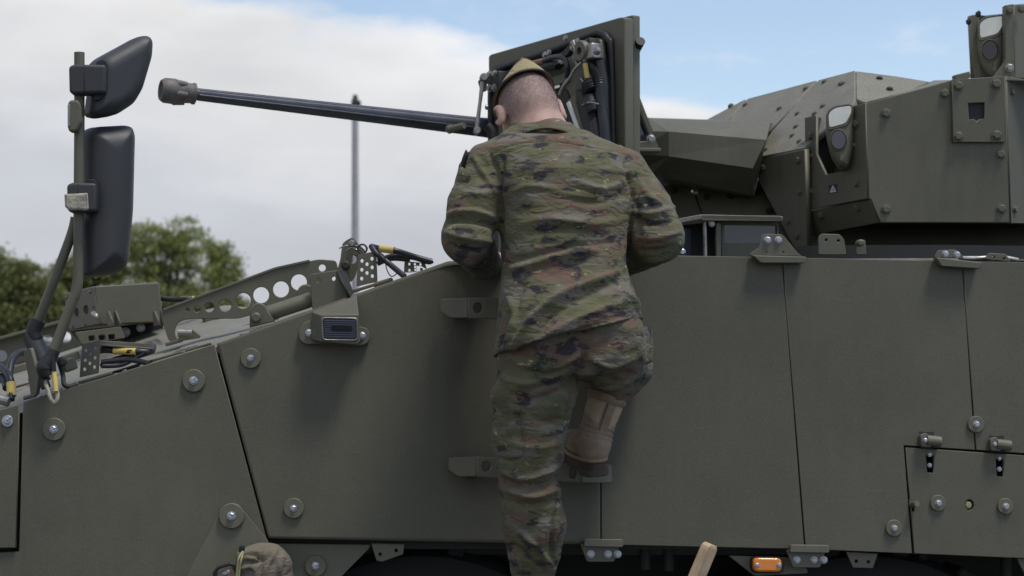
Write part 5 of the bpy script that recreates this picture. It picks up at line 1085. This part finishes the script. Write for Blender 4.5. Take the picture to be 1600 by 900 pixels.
        N = vnormals(V, Q); seam = np.exp(-((an-.33)/.05)**2)*(ss > .3)+np.exp(-((ss-.42+.10*np.cos(an*2))/.02)**2)
        ridge = np.sin(ss*62+2*np.sin(an*1.5)+2*vnoise(V*20))*np.clip(1-np.abs(ss-.22)/.28, 0, 1)
        hz = (V-np.array(heel)) @ np.array(up); cnt = np.sin(hz*900)*np.clip(1-np.abs(hz-.026)/.014, 0, 1)
        V = V+N*(.0030*ridge-.0025*seam*(1-fab*.5)+.0010*cnt)[:, None]; V = creased(V, Q, .0026, (14, 14, 30), ())
        o = skinmesh('boot', V, Q, M_['boot'], PR, cloth=False, attr=fab)
        tube('boot_collar', [top-ax*.022, top-ax*.012, top+ax*.0, top+ax*.010], [.051, .055, .055, .050], M_['boot'], o, seg=28, n=4)
        b = ank-(toe-heel).normalized()*.002; u = (toe-heel).normalized(); sd = u.cross(ax).normalized(); bk = ax.cross(sd)
        if bk.dot(u) > 0: bk = -bk
        vs = []; fs = []
        for i in range(14):
            s = i/13; c = (ank+up*.0)*(1-s)+(top-ax*.024)*s; r = .0430+.0065*s
            for j in range(7):
                a_ = (j/6-.5)*.42; vs.append(tuple(c+(bk*math.cos(a_)+sd*math.sin(a_))*(r+.0022)))
        for i in range(13):
            for j in range(6): a_ = i*7+j; fs.append((a_, a_+1, a_+8, a_+7))
        st_ = mk('heel_strip', pydata('heel_strip', vs, fs), M_['boot'], o, smooth=True); md = st_.modifiers.new('thickness', 'SOLIDIFY'); md.thickness = .003; md.offset = 0
        # sole
        L = (toe-heel).length; w = up.cross(u).normalized(); n = 40; vs = []; fs = []
        ring = []
        for i in range(n):
            t = 2*math.pi*i/n; s = .5-.5*math.cos(t); wd = .034+.010*math.sin(min(1, s*1.25)*math.pi*.75); ring.append(heel+u*(-.036+(L+.070)*s)+w*math.copysign(abs(math.sin(t))**.55, math.sin(t))*wd)
        for lv, sc in ((-.022, .96), (-.018, 1), (.004, 1.02), (.006, .98)):
            c = (heel+toe)/2
            for p in ring: vs.append(tuple(c+(p-c)*sc+up*lv))
        for k in range(3):
            for i in range(n): i2 = (i+1) % n; fs.append((k*n+i, k*n+i2, (k+1)*n+i2, (k+1)*n+i))
        fs.append(tuple(range(n))[::-1]); fs.append(tuple(3*n+i for i in range(n)))
        so = mk('sole', pydata('sole', vs, fs), M_['sole'], o)
        c = (heel+toe)/2; tube('midsole', [c+(p-c)*1.03+up*.011 for p in ring]+[c+(ring[0]-c)*1.03+up*.011], .0055, M_['boot'], o, seg=8, curve=False)
        hb = []
        for lv, sc in ((-.034, .94), (-.031, 1.), (-.014, 1.)):
            for i in range(24):
                t = 2*math.pi*i/24; hb.append(heel+u*(.004+.042*sc*math.copysign(abs(math.cos(t))**.7, math.cos(t)))+w*.037*sc*math.copysign(abs(math.sin(t))**.7, math.sin(t))+up*lv)
        mk('heel_block', pydata('heel_block', hb, [tuple(range(24))[::-1], tuple(range(48, 72))]+[(k*24+i, k*24+(i+1) % 24, (k+1)*24+(i+1) % 24, (k+1)*24+i) for k in range(2) for i in range(24)]), M_['sole'], o)
        for k in range(9):
            s = .06+.105*k
            if .34 < s < .44: continue
            rb = Matrix((u, w, up)).transposed().to_4x4(); c = heel+u*(-.03+(L+.055)*s)-up*.024; rb.translation = c
            me = bpy.data.meshes.new('tread'); bm = bmesh.new(); bmesh.ops.create_cube(bm, size=1); bmesh.ops.scale(bm, vec=(.014, .058, .010), verts=bm.verts); bm.transform(rb); bm.to_mesh(me); bm.free(); mk('tread', me, M_['sole'], o)
    upR = Vector((-.05, -.20, .97)).normalized()
    boot(P(950, 617, -.225), P(927, 688, -.225), P(928, 722, -.25), P(900, 704, -.09), upR)
    boot(P(834, 898, -.37), P(836, 1000, -.36), P(837, 1050, -.385), P(830, 1049, -.21), Vector((0, 0, 1)))
build_person()
# ------------------------------------------------------------------ loose things and background
def build_bag():
    c = P(408, 930, -.14); B = thing('field_bag', (c.x, c.y, c.z-.2), 'tan camouflage cloth bag with drawcord in front of the lower hull', 'bag')
    f = Field((c.x-.2, c.y-.16, c.z-.3), (c.x+.2, c.y+.13, c.z+.22), .005)
    f.ell((c.x, c.y, c.z-.06), (.105, .085, .19), .02); f.ell(tuple(P(412, 892, -.15)), (.072, .06, .07), .03); f.ell(tuple(P(400, 875, -.17)), (.038, .04, .028), .02); f.ell(tuple(P(385, 868, -.17)), (.026, .03, .018), .015); f.ell(tuple(P(425, 880, -.16)), (.04, .04, .04), .02)
    V, Q = f.mesh(); V = relax(V, Q, 1, .4)
    L = [([(384, 868), (400, 866), (408, 874), (396, 880), (384, 878)], -.012, 4), ([(410, 858), (404, 868), (400, 880)], -.010, 3), ([(430, 862), (418, 880), (412, 900)], .012, 5), ([(424, 866), (410, 884), (404, 905)], -.010, 4), ([(440, 870), (436, 885), (440, 905)], .007, 5), ([(380, 890), (395, 885), (402, 900)], .008, 4)]
    V = creased(V, Q, .009, (12, 12, 16), L); skinmesh('bag_body', V, Q, M_['bagcloth'], B)
    tube('drawcord', [P(379, 862, -.24), P(373, 872, -.26), P(371, 885, -.26), P(369, 910, -.26)], 1.7*mpx(-.2), M_['thread'], B, seg=8)
    tube('drawcord', [P(380, 862, -.235), P(377, 874, -.26), P(374, 890, -.26), P(373, 910, -.26)], 1.7*mpx(-.2), M_['thread'], B, seg=8)
    rbox('cord_stopper', P(378, 858, -.23), (.016, .014, .020), M_['buckle'], B, rot=(0, R(10), 0), bev=.005)
    pl = flat(-.22)
    panel('buckle', pl, rnd([(331, 896), (338, 886), (362, 879), (369, 885), (378, 905), (340, 920)], 4), M_['buckle'], B, .012, 0, holes=[rnd([(338, 895), (343, 889), (361, 884), (365, 889), (372, 905), (342, 914)], 3)], bev=.003, bres=2)
    panel('strap', pl, rnd([(336, 897), (362, 886), (380, 912), (345, 925)], 2), M_['bootcloth'], B, .004, -.006)
    panel('strap_clip', pl, rnd([(346, 896), (357, 890), (361, 895), (349, 901)], 1.5), M_['steel'], B, .008, .006, bev=.002)
build_bag()
def build_stake():
    Y = -.5; a, b = P(1110, 851, Y), P(1080, 922, Y); d = (b-a).normalized(); foot = a+d*(a.z/(-d.z)); L = (foot-a).length
    u = Vector((0, 1, 0)); s = d.cross(u).normalized(); u = s.cross(d); w, h = .017, .014
    ro = Matrix.Rotation(R(-32), 3, d); s, u = ro @ s, ro @ u
    vs = []
    for t, k in ((-.002, .62), (.006, .93), (.016, 1), (L, 1)):
        for sx, sy in ((-1, -1), (1, -1), (1, 1), (-1, 1)): vs.append(a+d*t+s*sx*w*(k if t < .02 else 1)+u*sy*h*(1 if t > -.001 else .9))
    fs = [(0, 1, 2, 3)]+[(i*4+k, i*4+(k+1) % 4, i*4+4+(k+1) % 4, i*4+4+k) for i in range(3) for k in range(4)]+[(15, 14, 13, 12)]
    bm = bmesh.new(); V = [bm.verts.new(v) for v in vs]
    for f_ in fs: bm.faces.new([V[i] for i in f_])
    bmesh.ops.recalc_face_normals(bm, faces=bm.faces[:]); bmesh.ops.bevel(bm, geom=bm.edges[:], offset=.0012, segments=1, affect='EDGES')
    me = bpy.data.meshes.new('stake'); bm.to_mesh(me); bm.free()
    tag(mk('wooden_stake', me, M_['wood']), 'pale bare wooden stake rising in front of the hull bottom', 'stake')
build_stake()
def build_pole():
    Y = 38; b = P(555, 400, Y); top = P(555, 148, Y).z; s = mpx(Y)
    t = thing('flag_pole', (b.x, Y, 0), 'bare grey pole standing alone against the cloudy sky', 'pole')
    lathe('shaft', (b.x, Y, 0), (0, 0, 1), [(0, 7*s), (1, 6.5*s), (top-.5, 5*s), (top-.3, 5*s)], M_['pole'], t, seg=20)
    lathe('pole_head', (b.x, Y, top-.32), (0, 0, 1), [(0, 6*s), (.05, 6.6*s), (.18, 6*s), (.22, 4*s), (.30, 4*s), (.32, 2*s)], M_['dark'], t, seg=16)
    rbox('halyard_cleat', (b.x+6*s, Y-.05, top-.22), (.10, .08, .12), M_['dark'], t, bev=.02)
build_pole()
def tree(name, label, bx, Y, blobs, leaf, n=260, per=60, size=.10, seed=0, group=None, ht=None, lean=0):
    """blobs: crown lobes (px, py, rx px, ry px)"""
    rs = np.random.RandomState(seed); s = mpx(Y); base = P(bx, 500, Y); base.z = 0
    t = thing(name, tuple(base), label, 'tree', group)
    cen = []
    ws = np.array([b[2]*b[3] for b in blobs], float); ws /= ws.sum()
    for k in range(n):
        b = blobs[rs.choice(len(blobs), p=ws)]; v = rs.normal(size=3); v /= np.linalg.norm(v); r = rs.rand()**.45
        c = P(b[0], b[1], Y); cen.append((c.x+v[0]*r*b[2]*s, Y+v[1]*r*b[2]*s*.9, c.z+v[2]*r*b[3]*s))
    cen = np.array(cen); V = []; 
    for c in cen:
        cr = rs.uniform(.22, .46); q = rs.normal(size=(per, 3))*np.array([cr, cr, cr*.62])*.62+c
        a = rs.normal(size=(per, 3)); a /= np.linalg.norm(a, axis=1, keepdims=True); b_ = np.cross(a, rs.normal(size=(per, 3))); b_ /= np.linalg.norm(b_, axis=1, keepdims=True)
        z = size*rs.uniform(.6, 1.3, (per, 1)); V.append(np.stack([q-a*z, q+b_*z*.45, q+a*z, q-b_*z*.45], 1).reshape(-1, 3))
    V = np.concatenate(V); Q = np.arange(len(V)).reshape(-1, 4)
    me = bpy.data.meshes.new('crown'); me.vertices.add(len(V)); me.vertices.foreach_set('co', V.ravel()); me.loops.add(len(V)); me.loops.foreach_set('vertex_index', Q.ravel()); me.polygons.add(len(Q)); me.polygons.foreach_set('loop_start', np.arange(len(Q))*4); me.update(calc_edges=True)
    mk('crown', me, leaf, t)
    cc = Vector(cen.mean(0)); fork = base.lerp(cc, .55); fork.x = base.x*.6+cc.x*.4
    tk = tube('trunk', [base, base.lerp(fork, .5)+Vector((.15, 0, 0)), fork], [.26, .21, .17], M_['bark'], t, seg=10)
    for b in blobs:
        for _ in range(3):
            e = P(b[0]+rs.uniform(-.5, .5)*b[2], b[1]+rs.uniform(-.5, .5)*b[3], Y); e.y += rs.uniform(-.5, .5)*b[2]*s
            tube('limb', [fork, fork.lerp(e, .45)+Vector((rs.uniform(-.3, .3), 0, .15)), e], [.12, .075, .025], M_['bark'], tk, seg=6, n=4)
tree('pine_tree', 'largest pine tree with gaps in its crown, right of the mirror', 262, 78, [(232, 375, 46, 34), (282, 372, 38, 32), (262, 400, 44, 28), (205, 400, 36, 40), (298, 415, 34, 30), (232, 430, 40, 30), (280, 450, 34, 24), (215, 365, 26, 24)], M_['leaf_pine'], 215, 70, .085, 1)
tree('pine_tree', 'slender smaller pine crown at the right end of the trees', 338, 84, [(330, 385, 18, 18), (345, 400, 24, 22), (358, 422, 20, 18), (335, 425, 24, 20), (340, 448, 30, 16), (368, 437, 12, 10)], M_['leaf_pine'], 100, 70, .085, 2)
tree('leafy_tree', 'dark rounded tree low at the left edge of the photo', 30, 70, [(28, 432, 34, 30), (8, 470, 44, 40), (60, 470, 40, 36), (40, 505, 60, 30), (-40, 460, 40, 50)], M_['leaf_dark'], 420, 60, .10, 3)
tree('leafy_tree', 'olive green tree between the left edge tree and the mirror', 120, 74, [(95, 440, 30, 26), (130, 425, 30, 28), (165, 420, 34, 30), (110, 480, 44, 34), (165, 475, 50, 36)], M_['leaf_dark'], 420, 60, .10, 4)
tree('leafy_tree', 'tree top just entering the left edge of the photo', -14, 66, [(-16, 408, 20, 20), (-30, 440, 30, 30)], M_['leaf_dark'], 110, 55, .10, 5)
tree('leafy_tree', 'low bushy tree below the pine, behind the deck box', 215, 68, [(200, 475, 40, 30), (250, 480, 44, 28), (300, 482, 40, 26), (350, 478, 34, 20)], M_['leaf_dark'], 360, 60, .10, 6)
